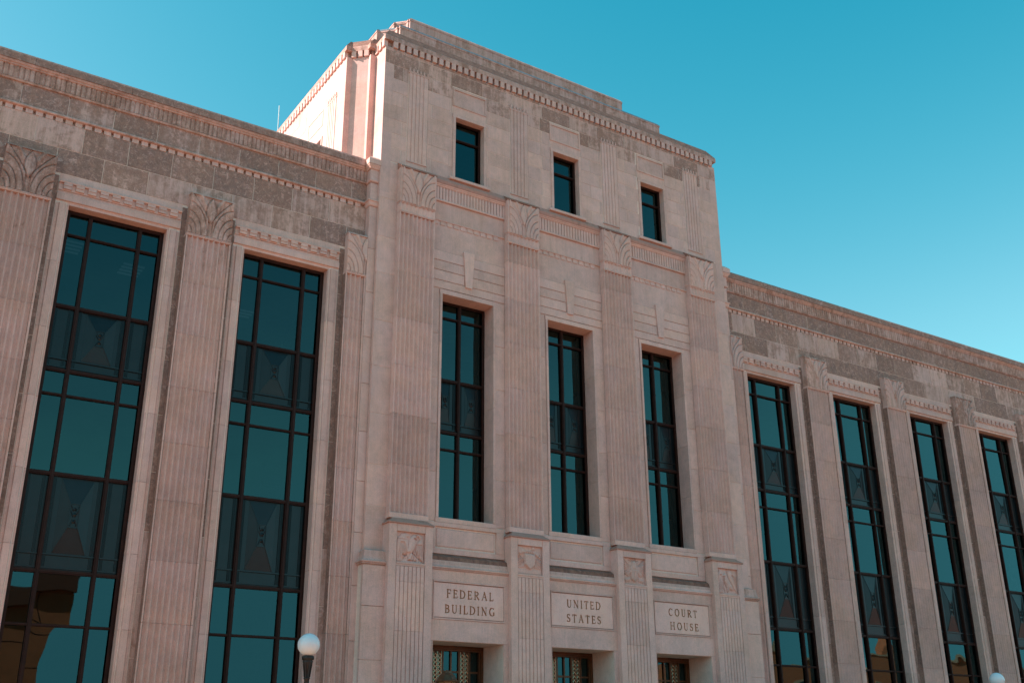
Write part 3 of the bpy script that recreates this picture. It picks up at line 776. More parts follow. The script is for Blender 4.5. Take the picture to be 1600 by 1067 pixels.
# emblems carved in low relief
def sdist(U, V, A, Bp):
    ax, ay = A; bx, by = Bp; dx, dy = bx-ax, by-ay; L2 = dx*dx+dy*dy+1e-12
    t = np.clip(((U-ax)*dx+(V-ay)*dy)/L2, 0, 1); return np.hypot(U-ax-t*dx, V-ay-t*dy)
def inside(U, V, poly):
    c = np.zeros_like(U, dtype=bool); n_ = len(poly)
    for i in range(n_):
        (x0, y0), (x1, y1) = poly[i], poly[(i+1) % n_]
        cond = ((y0 > V) != (y1 > V)) & (U < (x1-x0)*(V-y0)/(y1-y0+1e-12)+x0); c ^= cond
    return c
def relief(shapes, grooves, dep=0.055, base=0.0):
    def fn(U, V):
        H = np.full_like(U, base)
        for poly, h, rd in shapes:
            ins = inside(U, V, poly); d = np.full_like(U, 9.0)
            for i in range(len(poly)): d = np.minimum(d, sdist(U, V, poly[i], poly[(i+1) % len(poly)]))
            H = np.where(ins, np.maximum(H, h*dep*np.sqrt(np.clip(0.25+0.75*d/rd, 0, 1))), H)
        for line, w_, dd in grooves:
            d = np.full_like(U, 9.0)
            for a, b_ in zip(line, line[1:]): d = np.minimum(d, sdist(U, V, a, b_))
            H = H - dd*dep*np.clip(1-d/w_, 0, 1)
        return H
    return fn
def fan(c, r0, r1, a0, a1, n_): return [([(c[0]+r0*math.cos(R(a)), c[1]+r0*math.sin(R(a))), (c[0]+r1*math.cos(R(a)), c[1]+r1*math.sin(R(a)))], 0.022, 0.7) for a in np.linspace(a0, a1, n_)]
def mir(poly): return [(1-x, y) for x, y in poly][::-1]
eagleA = relief(
    [([(0.04,0.02),(0.03,0.55),(0.08,0.80),(0.20,0.95),(0.36,0.97),(0.46,0.90),(0.44,0.84),(0.38,0.82),(0.44,0.60),(0.42,0.36),(0.30,0.20),(0.20,0.04)], 0.9, 0.10),
     ([(0.46,0.62),(0.50,0.82),(0.60,0.93),(0.68,0.90),(0.72,0.82),(0.68,0.78),(0.70,0.62),(0.62,0.40),(0.50,0.28),(0.44,0.10),(0.62,0.08),(0.55,0.14),(0.60,0.30),(0.40,0.34)], 1.3, 0.09),
     ([(0.68,0.90),(0.78,0.98),(0.90,0.90),(0.97,0.70),(0.97,0.05),(0.84,0.16),(0.72,0.40),(0.74,0.64),(0.84,0.78),(0.78,0.88)], 1.0, 0.10)],
    fan((0.20,0.90), 0.25, 0.80, 262, 288, 6) + fan((0.82,0.90), 0.30, 0.85, 250, 285, 6) + [([(0.10,0.76),(0.36,0.74)],0.015,0.6),([(0.24,0.26),(0.34,0.22),(0.40,0.26)],0.03,1.2),([(0.46,0.08),(0.74,0.07)],0.03,0.9),([(0.58,0.36),(0.98,0.02)],0.018,0.9),([(0.62,0.80),(0.72,0.78)],0.03,1.2)])
eagleD = relief(
    [([(0.05,0.05),(0.04,0.80),(0.12,0.95),(0.24,0.92),(0.30,0.72),(0.30,0.45),(0.26,0.05)], 0.9, 0.10),
     ([(0.30,0.74),(0.38,0.84),(0.46,0.80),(0.52,0.60),(0.66,0.40),(0.78,0.20),(0.70,0.14),(0.56,0.22),(0.52,0.10),(0.46,0.10),(0.44,0.34),(0.36,0.50),(0.34,0.66),(0.28,0.68)], 1.3, 0.08),
     ([(0.52,0.88),(0.64,0.96),(0.74,0.86),(0.86,0.60),(0.97,0.06),(0.80,0.24),(0.64,0.50),(0.54,0.70)], 1.0, 0.10)],
    fan((0.58,0.95), 0.25, 0.95, 296, 320, 6) + fan((0.16,0.95), 0.2, 0.85, 262, 282, 5) + [([(0.28,0.68),(0.36,0.70)],0.025,1.3),([(0.34,0.62),(0.32,0.30),(0.36,0.06)],0.022,1.4),([(0.36,0.45),(0.46,0.24),(0.48,0.06)],0.022,1.4),([(0.50,0.98),(0.52,0.66)],0.02,1.3)])
wingL = [(0.02,0.92),(0.06,0.40),(0.22,0.30),(0.34,0.44),(0.42,0.58),(0.38,0.70),(0.20,0.74)]
eagleC = relief(
    [(wingL, 1.0, 0.08), (mir(wingL), 1.0, 0.08), ([(0.40,0.70),(0.43,0.84),(0.50,0.90),(0.58,0.84),(0.60,0.70),(0.62,0.56),(0.38,0.56)], 1.3, 0.06),
     ([(0.35,0.58),(0.65,0.58),(0.65,0.22),(0.50,0.10),(0.35,0.22)], 1.2, 0.04), ([(0.06,0.20),(0.30,0.28),(0.32,0.14),(0.10,0.08)], 0.8, 0.06), ([(0.94,0.20),(0.70,0.28),(0.68,0.14),(0.90,0.08)], 0.8, 0.06)],
    fan((0.40,0.60), 0.08, 0.55, 135, 215, 7) + fan((0.60,0.60), 0.08, 0.55, -35, 45, 7) + [([(0.40,0.52),(0.40,0.18)],0.015,0.6),([(0.47,0.52),(0.47,0.14)],0.015,0.6),([(0.54,0.52),(0.54,0.14)],0.015,0.6),([(0.61,0.52),(0.61,0.2)],0.015,0.6)] + fan((0.5,0.80), 0.12, 0.24, 30, 150, 7))
shieldB = relief(
    [([(0.30,0.74),(0.36,0.70),(0.50,0.72),(0.64,0.70),(0.70,0.74),(0.70,0.34),(0.60,0.24),(0.50,0.16),(0.40,0.24),(0.30,0.34)], 1.4, 0.03),
     ([(0.02,0.96),(0.12,0.98),(0.30,0.82),(0.66,0.84),(0.98,0.66),(0.98,0.54),(0.64,0.76),(0.30,0.76),(0.10,0.66),(0.02,0.50)], 0.9, 0.06),
     ([(0.60,0.98),(0.72,0.98),(0.72,0.86),(0.60,0.86)], 0.9, 0.05),
     ([(0.02,0.50),(0.28,0.60),(0.28,0.24),(0.02,0.22)], 0.6, 0.05), ([(0.98,0.52),(0.72,0.66),(0.72,0.24),(0.98,0.20)], 0.6, 0.05), ([(0.02,0.18),(0.98,0.18),(0.98,0.02),(0.02,0.02)], 0.3, 0.05)],
    fan((0.42,0.30), 0.18, 0.55, 130, 185, 7) + fan((0.58,0.30), 0.18, 0.55, -5, 50, 7) + [([(0.38+0.08*i,0.82),(0.38+0.08*i,0.76)],0.02,0.9) for i in range(4)])
emblems = [eagleA, shieldB, eagleC, eagleD]
YQ = -0.37
def pedestal(x, fn, lab):
    w = 0.615; g = MB()
    # sunk field of the emblem and flutes below are cut between two stiles
    g.cbox(-w, -0.405, YQ, 0.0, 0.0, 7.04, 0.006); g.cbox(0.405, w, YQ, 0.0, 0.0, 7.04, 0.006)
    root = part('pedestal', g, M_STONE, B, 0.10, 0.02, loc=(x, 0, 0))
    part('pedestal_head', MB().cbox(-0.40, 0.40, YQ+0.002, 0.0, 6.85, 7.04, 0.006), M_STONE, root, 0.15, 0.0)
    part('pedestal_coping', MB().sweep([(-w, 0.1), (-w, YQ), (w, YQ), (w, 0.1)], [(-0.2,7.04),(0.03,7.04),(0.03,7.065),(-0.14,7.20),(-0.2,7.20)]), M_SOOT, root, 0.5, 0.55)
    part('emblem', hfield(76, 76, -0.40, 0.40, 6.10, 6.85, YQ+0.075, fn, skirt=0.1), M_STONE, root, 0.12, 0.0, label=lab)
    part('fillet', MB().prof_x([(0,6.0),(YQ+0.01,6.0),(YQ+0.01,6.045),(YQ-0.004,6.05),(YQ-0.004,6.09),(YQ+0.03,6.10),(0,6.10)], -0.40, 0.40), M_STONE, root, 0.1, 0.02)
    prof = [(-0.40, 0.0)]
    for i in range(7):
        a = -0.40+0.8*i/7; p = 0.8/7; prof += [(a+0.002, YQ+0.034), (a+0.014, YQ+0.004), (a+p*0.5, YQ+0.0005), (a+p-0.014, YQ+0.004), (a+p-0.002, YQ+0.034)]
    prof += [(0.40, 0.0)]
    for z0, z1 in zip((0.0, 1.4, 3.0, 4.45, 5.62), (1.4, 3.0, 4.45, 5.62, 5.995)):
        part('fluted_block', MB().prof_z(prof, z0+0.003, z1-0.003), M_STONE, root, 0.06, random.uniform(0.0, 0.08))
labs = ['carved panel of an eagle with folded wings', 'carved panel of a shield with rays', 'carved panel of an eagle spreading wings over a shield', 'carved panel of an eagle looking left']
for x, fn, lb in zip(PXS, emblems, labs): pedestal(x, fn, lb)

# --- central bays between the pilasters
for i, c in enumerate(CXS):
    x0, x1 = PXS[i]+0.56, PXS[i+1]-0.56
    g = MB().prof_x([(0.1,17.15),(-0.12,17.15),(-0.12,17.25),(-0.10,17.29),(0.0,17.44),(0.1,17.44)], x0, x1); part('coping_stone', g, M_SOOT, B, 0.5, 0.6)
    part('moulding', MB().prof_x([(0.1,17.06),(-0.06,17.06),(-0.075,17.075),(-0.075,17.10),(-0.095,17.11),(-0.105,17.148),(0.1,17.148)], x0, x1), M_STONE, B, 0.1, 0.02)
    reeds(B, x0, x1, 0.105, -0.05, 16.665, 17.06, 0.15)
    part('moulding', MB().prof_x([(0.1,16.60),(-0.055,16.60),(-0.065,16.63),(-0.05,16.663),(0.1,16.664)], x0, x1), M_STONE, B, 0.35, 0)
    part('frieze_stone', MB().cbox(x0, x1, 0.0, 0.08, 16.02, 16.598), M_STONE, B, 0.38, -0.04)
    sc = part('string_course', MB().prof_x([(0.1,15.88),(0.005,15.88),(0.005,15.97),(-0.03,15.975),(-0.04,16.0),(-0.02,16.018),(0.1,16.019)], x0, x1), M_STONE, B, 0.08, 0.02)
    dentils(sc, x0+0.02, x1-0.02, 0.2255, 0.160, -0.018, 0.02, 15.85, 15.972, 0.1)
    part('frieze_stone', MB().cbox(x0, x1, 0.004, 0.08, 15.04, 15.876), M_STONE, B, 0.12, 0.0)
    # rusticated head with a keystone
    zz = [13.87, 14.12, 14.43, 14.73, 15.03]
    for j in range(4):
        a, b_ = zz[j], zz[j+1]
        if j == 0: part('head_course', MB().cbox(x0, x1, -0.02, 0.08, a+0.006, b_-0.010, 0.008), M_STONE, B, 0.05, 0.03)
        else:
            part('head_course', MB().cbox(x0, c-0.13, -0.02, 0.08, a+0.008, b_-0.008, 0.008), M_STONE, B, 0.05, random.uniform(0, 0.04))
            part('head_course', MB().cbox(c+0.13, x1, -0.02, 0.08, a+0.008, b_-0.008, 0.008), M_STONE, B, 0.05, random.uniform(0, 0.04))
    g = MB(); g.prof_y([(c-0.105,14.06),(c+0.105,14.06),(c+0.18,15.17),(c-0.18,15.17)], -0.065, 0.06); part('keystone', g, M_STONE, B, 0.15, 0.05)
    # plain jamb strips beside the opening
    zj = [7.3, 8.6, 9.9, 11.2, 12.5, 13.87]
    for z0, z1 in zip(zj, zj[1:]):
        for a, b_ in ((x0, c-0.925), (c+0.925, x1)): block(a, b_, z0, z1, -0.005, 0.06, random.uniform(-0.03, 0.04), back=0.08)
    # apron panel
    a, b_ = c-1.23, c+1.23
    g = MB(); g.cbox(a+0.05, b_-0.05, -0.05, 0.1, 7.16, 7.265, 0.005); g.cbox(a+0.05, b_-0.05, -0.05, 0.1, 6.46, 6.60, 0.005); g.cbox(a+0.05, c-0.93, -0.05, 0.1, 6.602, 7.158, 0.005); g.cbox(c+0.93, b_-0.05, -0.05, 0.1, 6.602, 7.158, 0.005)
    ap = part('apron_panel', g, M_STONE, B, 0.12, 0.03)
    part('panel_field', MB().cbox(c-0.89, c+0.89, -0.02, 0.1, 6.64, 7.12, 0.03), M_STONE, ap, 0.12, 0.0)
    # sloped ledge with two fillets
    lx0, lx1 = PXS[i]+0.61, PXS[i+1]-0.61
    part('ledge', MB().prof_x([(0.05,6.02),(-0.24,6.02),(-0.26,6.035),(-0.24,6.05),(-0.27,6.07),(-0.27,6.10),(-0.21,6.13),(-0.20,6.19),(0.05,6.19)], lx0, lx1), M_STONE, B, 0.25, 0.0)
    part('ledge', MB().prof_x([(0.05,6.192),(-0.20,6.192),(-0.185,6.27),(0.05,6.27)], lx0, lx1), M_STONE, B, 0.55, -0.04)
    part('ledge', MB().prof_x([(0.05,6.272),(-0.183,6.272),(-0.16,6.37),(-0.06,6.44),(0.05,6.46)], lx0, lx1), M_SOOT, B, 0.9, 0.0)
    # lower wall with the inscribed panel
    xx0, xx1 = PXS[i]+0.61, PXS[i+1]-0.61
    part('stone_block', MB().cbox(xx0, xx1, -0.225, 0.0, 5.76, 6.018, 0.003), M_STONE, B, 0.1, -0.02)
    part('stone_block', MB().cbox(xx0, xx1, -0.225, 1.0, 4.285, 4.80, 0.003), M_STONE, B, 0.1, 0.0)
    part('stone_block', MB().cbox(xx0, c-1.06, -0.225, 0.0, 4.802, 5.758, 0.003), M_STONE, B, 0.06, 0.02)
    part('stone_block', MB().cbox(c+1.06, xx1, -0.225, 0.0, 4.802, 5.758, 0.003), M_STONE, B, 0.06, 0.0)
    # door jambs
    for a, b_ in ((xx0, c-1.035), (c+1.035, xx1)):
        for z0, z1 in ((0, 1.45), (1.45, 2.9), (2.9, 4.283)): part('stone_block', MB().cbox(a, b_, -0.225, 1.0, z0+0.002, z1-0.002, 0.006), M_STONE, B, 0.1, 0.0)

# side pieces of the ledge on the corners of the lower storey
for path in ([(3.17, 0.4), (3.17, -0.22), (3.80, -0.22)], [(15.78, -0.22), (16.50, -0.22), (16.50, 0.4)]):
    part('ledge', MB().sweep(path, [(-0.2,6.0),(0.02,6.0),(0.035,6.015),(0.02,6.03),(0.05,6.05),(0.05,6.08),(0.0,6.11),(-0.02,6.18),(-0.04,6.34),(-0.2,6.40)]), M_STONE, B, 0.55, -0.08)

# --- inscriptions: V-cut Roman capitals
TK, TN = 0.145, 0.062        # stem and hairline widths, cap height = 1
def arc(cx, cz, rx, rz, a0, a1, n_=12): return [(cx+rx*math.cos(R(a)), cz+rz*math.sin(R(a))) for a in np.linspace(a0, a1, n_)]
def serif(x, z, w=0.13): return ([(x-w, z), (x+w, z)], TN*0.8)
def stem(x): return [([(x, 0.02), (x, 0.98)], TK), serif(x, 0.03), serif(x, 0.97)]
def bowl(x, cz, rx, rz): return [([(x, cz+rz)]+arc(x+0.12, cz, rx, rz, 90, 60, 4), TN), (arc(x+0.12, cz, rx, rz, 60, -60, 12), TK*0.95), (arc(x+0.12, cz, rx, rz, -60, -90, 4)+[(x, cz-rz)], TN)]
GL = {
 'F': (0.60, stem(0.15)+[([(0.15,0.96),(0.56,0.96)],TN*1.3),([(0.56,0.97),(0.56,0.80)],TN),([(0.15,0.52),(0.46,0.52)],TN*1.2),([(0.46,0.60),(0.46,0.44)],TN)]),
 'E': (0.64, stem(0.15)+[([(0.15,0.96),(0.56,0.96)],TN*1.3),([(0.56,0.97),(0.56,0.80)],TN),([(0.15,0.52),(0.46,0.52)],TN*1.2),([(0.46,0.60),(0.46,0.44)],TN),([(0.15,0.04),(0.58,0.04)],TN*1.3),([(0.59,0.03),(0.61,0.22)],TN)]),
 'D': (0.84, stem(0.15)+[([(0.15,0.96),(0.34,0.96)]+arc(0.34,0.5,0.40,0.46,90,55,5),TN*1.2),(arc(0.34,0.5,0.40,0.46,55,-55,14),TK),(arc(0.34,0.5,0.40,0.46,-55,-90,5)+[(0.15,0.04)],TN*1.2)]),
 'R': (0.76, stem(0.15)+bowl(0.15,0.74,0.32,0.22)+[([(0.34,0.50),(0.66,0.03)],TK),([(0.60,0.03),(0.78,0.03)],TN)]),
 'A': (0.84, [([(0.42,0.99),(0.14,0.03)],TN*1.2),([(0.42,0.99),(0.72,0.03)],TK),([(0.24,0.36),(0.60,0.36)],TN),serif(0.14,0.03,0.11),serif(0.72,0.03,0.12)]),
 'L': (0.62, stem(0.15)+[([(0.15,0.04),(0.57,0.04)],TN*1.3),([(0.58,0.03),(0.60,0.24)],TN)]),
 'B': (0.70, stem(0.15)+bowl(0.15,0.74,0.26,0.21)+bowl(0.15,0.28,0.32,0.24)),
 'U': (0.80, [([(0.16,0.98),(0.16,0.32)]+arc(0.40,0.30,0.24,0.27,180,225,6),TK),(arc(0.40,0.30,0.24,0.27,225,330,10),TN*1.4),(arc(0.40,0.30,0.24,0.27,330,360,5)+[(0.64,0.98)],TN*1.2),serif(0.16,0.97),serif(0.64,0.97,0.11)]),
 'I': (0.34, stem(0.16)),
 'N': (0.86, [([(0.15,0.02),(0.15,0.97)],TN),([(0.13,0.97),(0.70,0.03)],TK),([(0.70,0.03),(0.70,0.97)],TN),serif(0.15,0.03,0.11),serif(0.70,0.97,0.12),([(0.03,0.97),(0.17,0.97)],TN)]),
 'G': (0.84, [(arc(0.44,0.5,0.34,0.47,45,110,8),TN*1.3),(arc(0.44,0.5,0.34,0.47,110,240,16),TK),(arc(0.44,0.5,0.34,0.47,240,310,8),TN*1.3),([(0.70,0.10),(0.70,0.42)],TK*0.9),serif(0.70,0.43,0.12),([(0.68,0.82),(0.70,0.98)],TN)]),
 'T': (0.68, [([(0.34,0.02),(0.34,0.96)],TK),([(0.05,0.95),(0.63,0.95)],TN*1.3),([(0.05,0.97),(0.03,0.78)],TN),([(0.63,0.97),(0.65,0.78)],TN),serif(0.34,0.03)]),
 'S': (0.58, [(arc(0.29,0.74,0.20,0.22,35,120,8),TN*1.2),(arc(0.29,0.74,0.20,0.22,120,230,8)+arc(0.28,0.27,0.22,0.24,60,-40,8),TK),(arc(0.28,0.27,0.22,0.24,-40,-150,8),TN*1.2),([(0.47,0.80),(0.48,0.97)],TN),([(0.06,0.04),(0.07,0.24)],TN)]),
 'C': (0.78, [(arc(0.44,0.5,0.34,0.47,42,110,8),TN*1.3),(arc(0.44,0.5,0.34,0.47,110,245,16),TK),(arc(0.44,0.5,0.34,0.47,245,318,8),TN*1.3),([(0.70,0.78),(0.71,0.98)],TN)]),
 'O': (0.90, [(arc(0.45,0.5,0.35,0.47,70,110,6),TN*1.2),(arc(0.45,0.5,0.35,0.47,110,250,14),TK),(arc(0.45,0.5,0.35,0.47,250,290,6),TN*1.2),(arc(0.45,0.5,0.35,0.47,290,430,14),TK)]),
 'H': (0.90, stem(0.15)+stem(0.72)+[([(0.15,0.51),(0.72,0.51)],TN)]),
}
def inscribed(c, rows, idx):
    w, z0, z1 = 1.03, 4.86, 5.70; nx, nz = 300, 124
    yb = -0.222
    xs = np.linspace(c-w, c+w, nx); zs = np.linspace(z0, z1, nz); X, Z = np.meshgrid(xs, zs); H = np.zeros_like(X)
    for text, xa, xb, zb, cap in rows:
        tot = sum(GL[t][0] for t in text); gap = ((xb-xa)/cap-tot)/(len(text)-1); x = xa
        for t in text:
            adv, st = GL[t]
            m = (X > x-0.05) & (X < x+adv*cap+0.08)
            U = (X[m]-x)/cap; V = (Z[m]-zb)/cap; h = H[m]
            for line, wd in st:
                d = np.full_like(U, 9.0)
                for a, b_ in zip(line, line[1:]): d = np.minimum(d, sdist(U, V, a, b_))
                wd2 = wd*0.5+0.012
                h = np.minimum(h, -0.030*np.clip((wd2-d)/0.045, 0, 1))
            H[m] = h; x += (adv+gap)*cap
    mb = MB(); vs = [(float(xs[i]), float(yb-H[j, i]), float(zs[j])) for j in range(nz) for i in range(nx)]
    f1 = [(j*nx+i, j*nx+i+1, (j+1)*nx+i+1, (j+1)*nx+i) for j in range(nz-1) for i in range(nx-1)]
    mb.add(vs, f1)
    me = mb.mesh('inscription_panel', M_STONE); me.materials.append(M_CUT)
    Hc = 0.25*(H[:-1,:-1]+H[1:,:-1]+H[:-1,1:]+H[1:,1:]); mi = (Hc < -0.006).astype(np.int32).ravel()
    me.polygons.foreach_set('material_index', mi)
    o = link('inscription_panel', me, B, (0,0,0), 0.04, 0.16)
    o['label'] = 'smooth pale stone panel cut with the words ' + ' '.join(r[0] for r in rows)
    g = MB()
    for a, b_, p, q in ((c-1.058, c+1.058, 5.722, 5.757),(c-1.058, c+1.058, 4.803, 4.838),(c-1.058, c-1.035, 4.839, 5.721),(c+1.035, c+1.058, 4.839, 5.721)): g.cbox(a, b_, -0.245, 0.0, p, q, 0.004)
    part('frame', g, M_STONE, o, 0.1, -0.04)
    part('frame', MB().box(c-1.034, c+1.034, -0.19, 0.0, 4.84, 5.72), M_STONE, o, 0.1, -0.1)
dx = -0.105
inscribed(CXS[0], [('FEDERAL', 5.62+dx, 7.01+dx, 5.345, 0.205), ('BUILDING', 5.575+dx, 7.05+dx, 4.965, 0.205)], 0)
inscribed(CXS[1], [('UNITED', 9.38+dx-0.03, 10.53+dx-0.03, 5.345, 0.205), ('STATES', 9.37+dx-0.03, 10.52+dx-0.03, 4.965, 0.205)], 1)
inscribed(CXS[2], [('COURT', 13.01+dx-0.06, 14.10+dx-0.06, 5.345, 0.205), ('HOUSE', 13.05+dx-0.06, 14.12+dx-0.06, 4.965, 0.205)], 2)

# --- bronze entrances
def entrance():
    y = 0.75; h = 1.035; zt = 4.28
    g = MB(); g.box(-h, -h+0.09, y, y+0.14, 0, zt); g.box(h-0.09, h, y, y+0.14, 0, zt); g.box(-h+0.09, h-0.09, y, y+0.14, zt-0.10, zt)
    g.box(-h+0.09, h-0.09, y-0.05, y, zt-0.06, zt-0.03); g.box(-h+0.09, h-0.09, y-0.03, y+0.1, zt-0.13, zt-0.10)
    root = part('entrance', g, M_BRONZE, B)
    g = MB()
    for x in (-0.50, -0.18, 0.06, 0.30, 0.62): g.box(x-0.022, x+0.022, y+0.02, y+0.09, 0, zt-0.13)
    for z in (3.64, 2.9, 2.1, 1.0): g.box(-h+0.09, h-0.09, y+0.03, y+0.08, z-0.025, z+0.025)
    for x in (-0.86, 0.90): g.box(x-0.02, x+0.02, y-0.01, y+0.09, 0, zt-0.13)
    g.box(-0.50, -0.18, y+0.06, y+0.08, 0, zt-0.13); g.box(0.30, 0.62, y+0.06, y+0.08, 0, zt-0.13)
    part('door_frame', g, M_BRONZE, root)
    zs = [4.15, 3.64, 2.9, 2.1, 1.0, 0.05]
    for a, b_ in ((-0.84,-0.52),(-0.16,0.04),(0.08,0.28),(0.64,0.88)):
        for z1, z0 in zip(zs, zs[1:]):
            o = part('pane', MB().add([(a-0.02,0,z0+0.01),(b_+0.02,0,z0+0.01),(b_+0.02,0,z1-0.01),(a-0.02,0,z1-0.01)], [(0,1,2,3)]), M_GLASS, root, loc=(0, y+0.06, 0))
    g = MB()                                                        # scrolled grille columns
    for x in (-0.405, -0.275, 0.395, 0.525):
        g.tube((x-0.055, y+0.03, 0), (x-0.055, y+0.03, zt-0.14), 0.006, 4); g.tube((x+0.055, y+0.03, 0), (x+0.055, y+0.03, zt-0.14), 0.006, 4)
        z = 0.1
        while z < zt-0.22:
            for s in (-1, 1):
                pts = [(x+s*0.006, z), (x+s*0.042, z+0.015), (x+s*0.046, z+0.045), (x+s*0.02, z+0.075), (x, z+0.098)]
                for p, q in zip(pts, pts[1:]): g.tube((p[0], y+0.025, p[1]), (q[0], y+0.025, q[1]), 0.011, 4)
            g.add([(x-0.018,y+0.02,z+0.03),(x+0.018,y+0.02,z+0.03),(x,y+0.02,z+0.066),(x,y+0.0,z+0.042)], [(0,1,3),(1,2,3),(2,0,3)])
            z += 0.105
    part('grille', g, M_GRILLE, root, kind='stuff')
    return root
e0 = entrance(); e0.location.x = CXS[0]
for x in CXS[1:]: c = copy_tree(e0, B); c.location.x = x

# --- inside: floors, ceilings and back walls seen dimly through the glass
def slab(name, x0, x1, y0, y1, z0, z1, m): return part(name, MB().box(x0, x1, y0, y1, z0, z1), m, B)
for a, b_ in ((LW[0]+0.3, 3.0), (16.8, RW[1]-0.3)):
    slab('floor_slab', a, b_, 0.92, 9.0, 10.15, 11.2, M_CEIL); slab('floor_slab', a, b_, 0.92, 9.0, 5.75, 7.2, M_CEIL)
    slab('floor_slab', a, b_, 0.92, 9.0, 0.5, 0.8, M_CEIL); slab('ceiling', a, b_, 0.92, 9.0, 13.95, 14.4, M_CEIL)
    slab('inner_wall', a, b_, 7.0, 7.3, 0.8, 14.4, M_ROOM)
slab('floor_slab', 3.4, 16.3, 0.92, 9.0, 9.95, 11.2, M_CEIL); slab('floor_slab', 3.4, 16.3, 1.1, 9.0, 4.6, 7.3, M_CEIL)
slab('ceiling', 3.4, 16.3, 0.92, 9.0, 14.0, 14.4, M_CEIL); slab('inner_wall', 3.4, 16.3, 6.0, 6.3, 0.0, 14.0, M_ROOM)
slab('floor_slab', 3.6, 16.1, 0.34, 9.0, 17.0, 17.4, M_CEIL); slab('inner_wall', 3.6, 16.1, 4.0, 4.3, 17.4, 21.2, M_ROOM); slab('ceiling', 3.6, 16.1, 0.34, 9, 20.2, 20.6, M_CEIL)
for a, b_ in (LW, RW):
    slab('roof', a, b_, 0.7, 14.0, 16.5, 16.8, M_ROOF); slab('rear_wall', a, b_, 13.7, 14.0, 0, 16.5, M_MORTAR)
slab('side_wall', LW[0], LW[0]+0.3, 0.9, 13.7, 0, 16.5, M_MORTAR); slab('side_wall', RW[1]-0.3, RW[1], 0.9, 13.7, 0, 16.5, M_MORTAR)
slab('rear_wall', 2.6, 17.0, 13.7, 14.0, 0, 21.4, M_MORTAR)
# troffers behind the left windows
for x, y, n_ in ((-4.3, 2.6, 4), (-2.6, 3.2, 4), (1.0, 4.6, 3)):
    g = MB()
    for i in range(n_): g.box(x, x+0.55, y+0.22*i, y+0.22*i+0.03, 13.90, 13.945)
    part('ceiling_light', g, M_LIT, B)
# things left on a window ledge
g = MB(); g.add([(1.05,1.0,11.21),(1.85,1.0,11.21),(1.75,1.4,11.21),(1.15,1.35,11.21),(1.18,1.1,11.72)], [(0,1,4),(1,2,4),(2,3,4),(3,0,4),(0,3,2,1)])
g.add([(0.98,0.98,11.21),(1.1,0.97,11.21),(1.06,1.0,11.55)], [(0,1,2)])
o = part('paper_tent', g, M_PAPER, None); o['label'] = 'white folded paper lying behind the upper glass of a left wing window'; o['category'] = 'paper'
o = part('office_column', MB().box(-0.15, 0.12, 1.6, 1.9, 11.2, 13.95), M_ROOM, B)

# lightning rod
xr, yr = xf-0.0, 6.6
part('lightning_rod', MB().tube((xf, 6.75, 20.9), (xf, 6.85, 22.75), 0.012, 6), M_WHITE, B)

# ------------------------------------------------------------------ street lamps
def lamp(x, y, h, label):
    t = thing('street_lamp', label, 'street lamp', (x, y, 0), 'globe lamps in front of the courthouse')
    g = MB()
    pr = [(0.20,0),(0.20,0.12),(0.15,0.18),(0.14,0.5),(0.10,0.62),(0.075,0.75),(0.07,0.8),(0.055,1.0)]
    zt = h-0.24
    pr += [(0.048, zt-0.62),(0.050, zt-0.60),(0.066,zt-0.585),(0.066,zt-0.56),(0.050,zt-0.545),(0.048,zt-0.42),(0.062,zt-0.41),(0.062,zt-0.395),(0.050,zt-0.385),(0.052,zt-0.30),(0.07,zt-0.20),(0.095,zt-0.11),(0.10,zt-0.085),(0.085,zt-0.07),(0.115,zt-0.06),(0.118,zt+0.0),(0.105,zt+0.01)]
    g.lathe(pr, seg=16); part('lamp_post', g, M_IRON, t)
    for k in range(8):
        a = 2*math.pi*k/8
        part('post_rib', MB().tube((0.055*math.cos(a),0.055*math.sin(a),zt-0.38),(0.088*math.cos(a),0.088*math.sin(a),zt-0.13),0.012,5), M_IRON, t)
    g = MB(); g.tube((0.03,0,zt-0.80),(0.16,0,zt-0.66),0.022,6); part('bracket', g, M_IRON, t)
    n_ = 24; r = 0.215; g = MB(); g.lathe([(max(0.0005, r*math.sin(math.pi*i/n_)), h-0.02-r*math.cos(math.pi*i/n_)) for i in range(n_+1)], seg=32)
    part('globe', g, M_OPAL, t)
    return t
lamp(0.31, -4.0, 3.66, 'black iron lamp post with white globe in front of the left wing')
lamp(22.3, -4.0, 3.67, 'white globe lamp rising at the bottom edge in front of the right wing')

# entrance lantern
t = thing('entrance_lantern', 'bronze lantern with amber glass standing before the left doorway', 'lantern', (4.82, -1.5, 0))
g = MB(); g.lathe([(0.22,0),(0.22,0.3),(0.10,0.4),(0.07,2.4),(0.14,2.5),(0.14,2.6)], seg=12); part('post', g, M_BRONZE, t)
g = MB(); g.lathe([(0.16,2.6),(0.22,3.22)], seg=8, smooth=False); part('lantern_glass', g, M_SHADE, t)
g = MB(); g.lathe([(0.27,3.20),(0.28,3.24),(0.24,3.28),(0.20,3.36),(0.13,3.42),(0.12,3.46),(0.03,3.48),(0.0005,3.50)], seg=8, smooth=False); part('hood', g, M_BRONZE, t)
for k in range(8):
    a = 2*math.pi*k/8
    part('glazing_bar', MB().tube((0.165*math.cos(a),0.165*math.sin(a),2.6),(0.225*math.cos(a),0.225*math.sin(a),3.22),0.01,4), M_BRONZE, t)

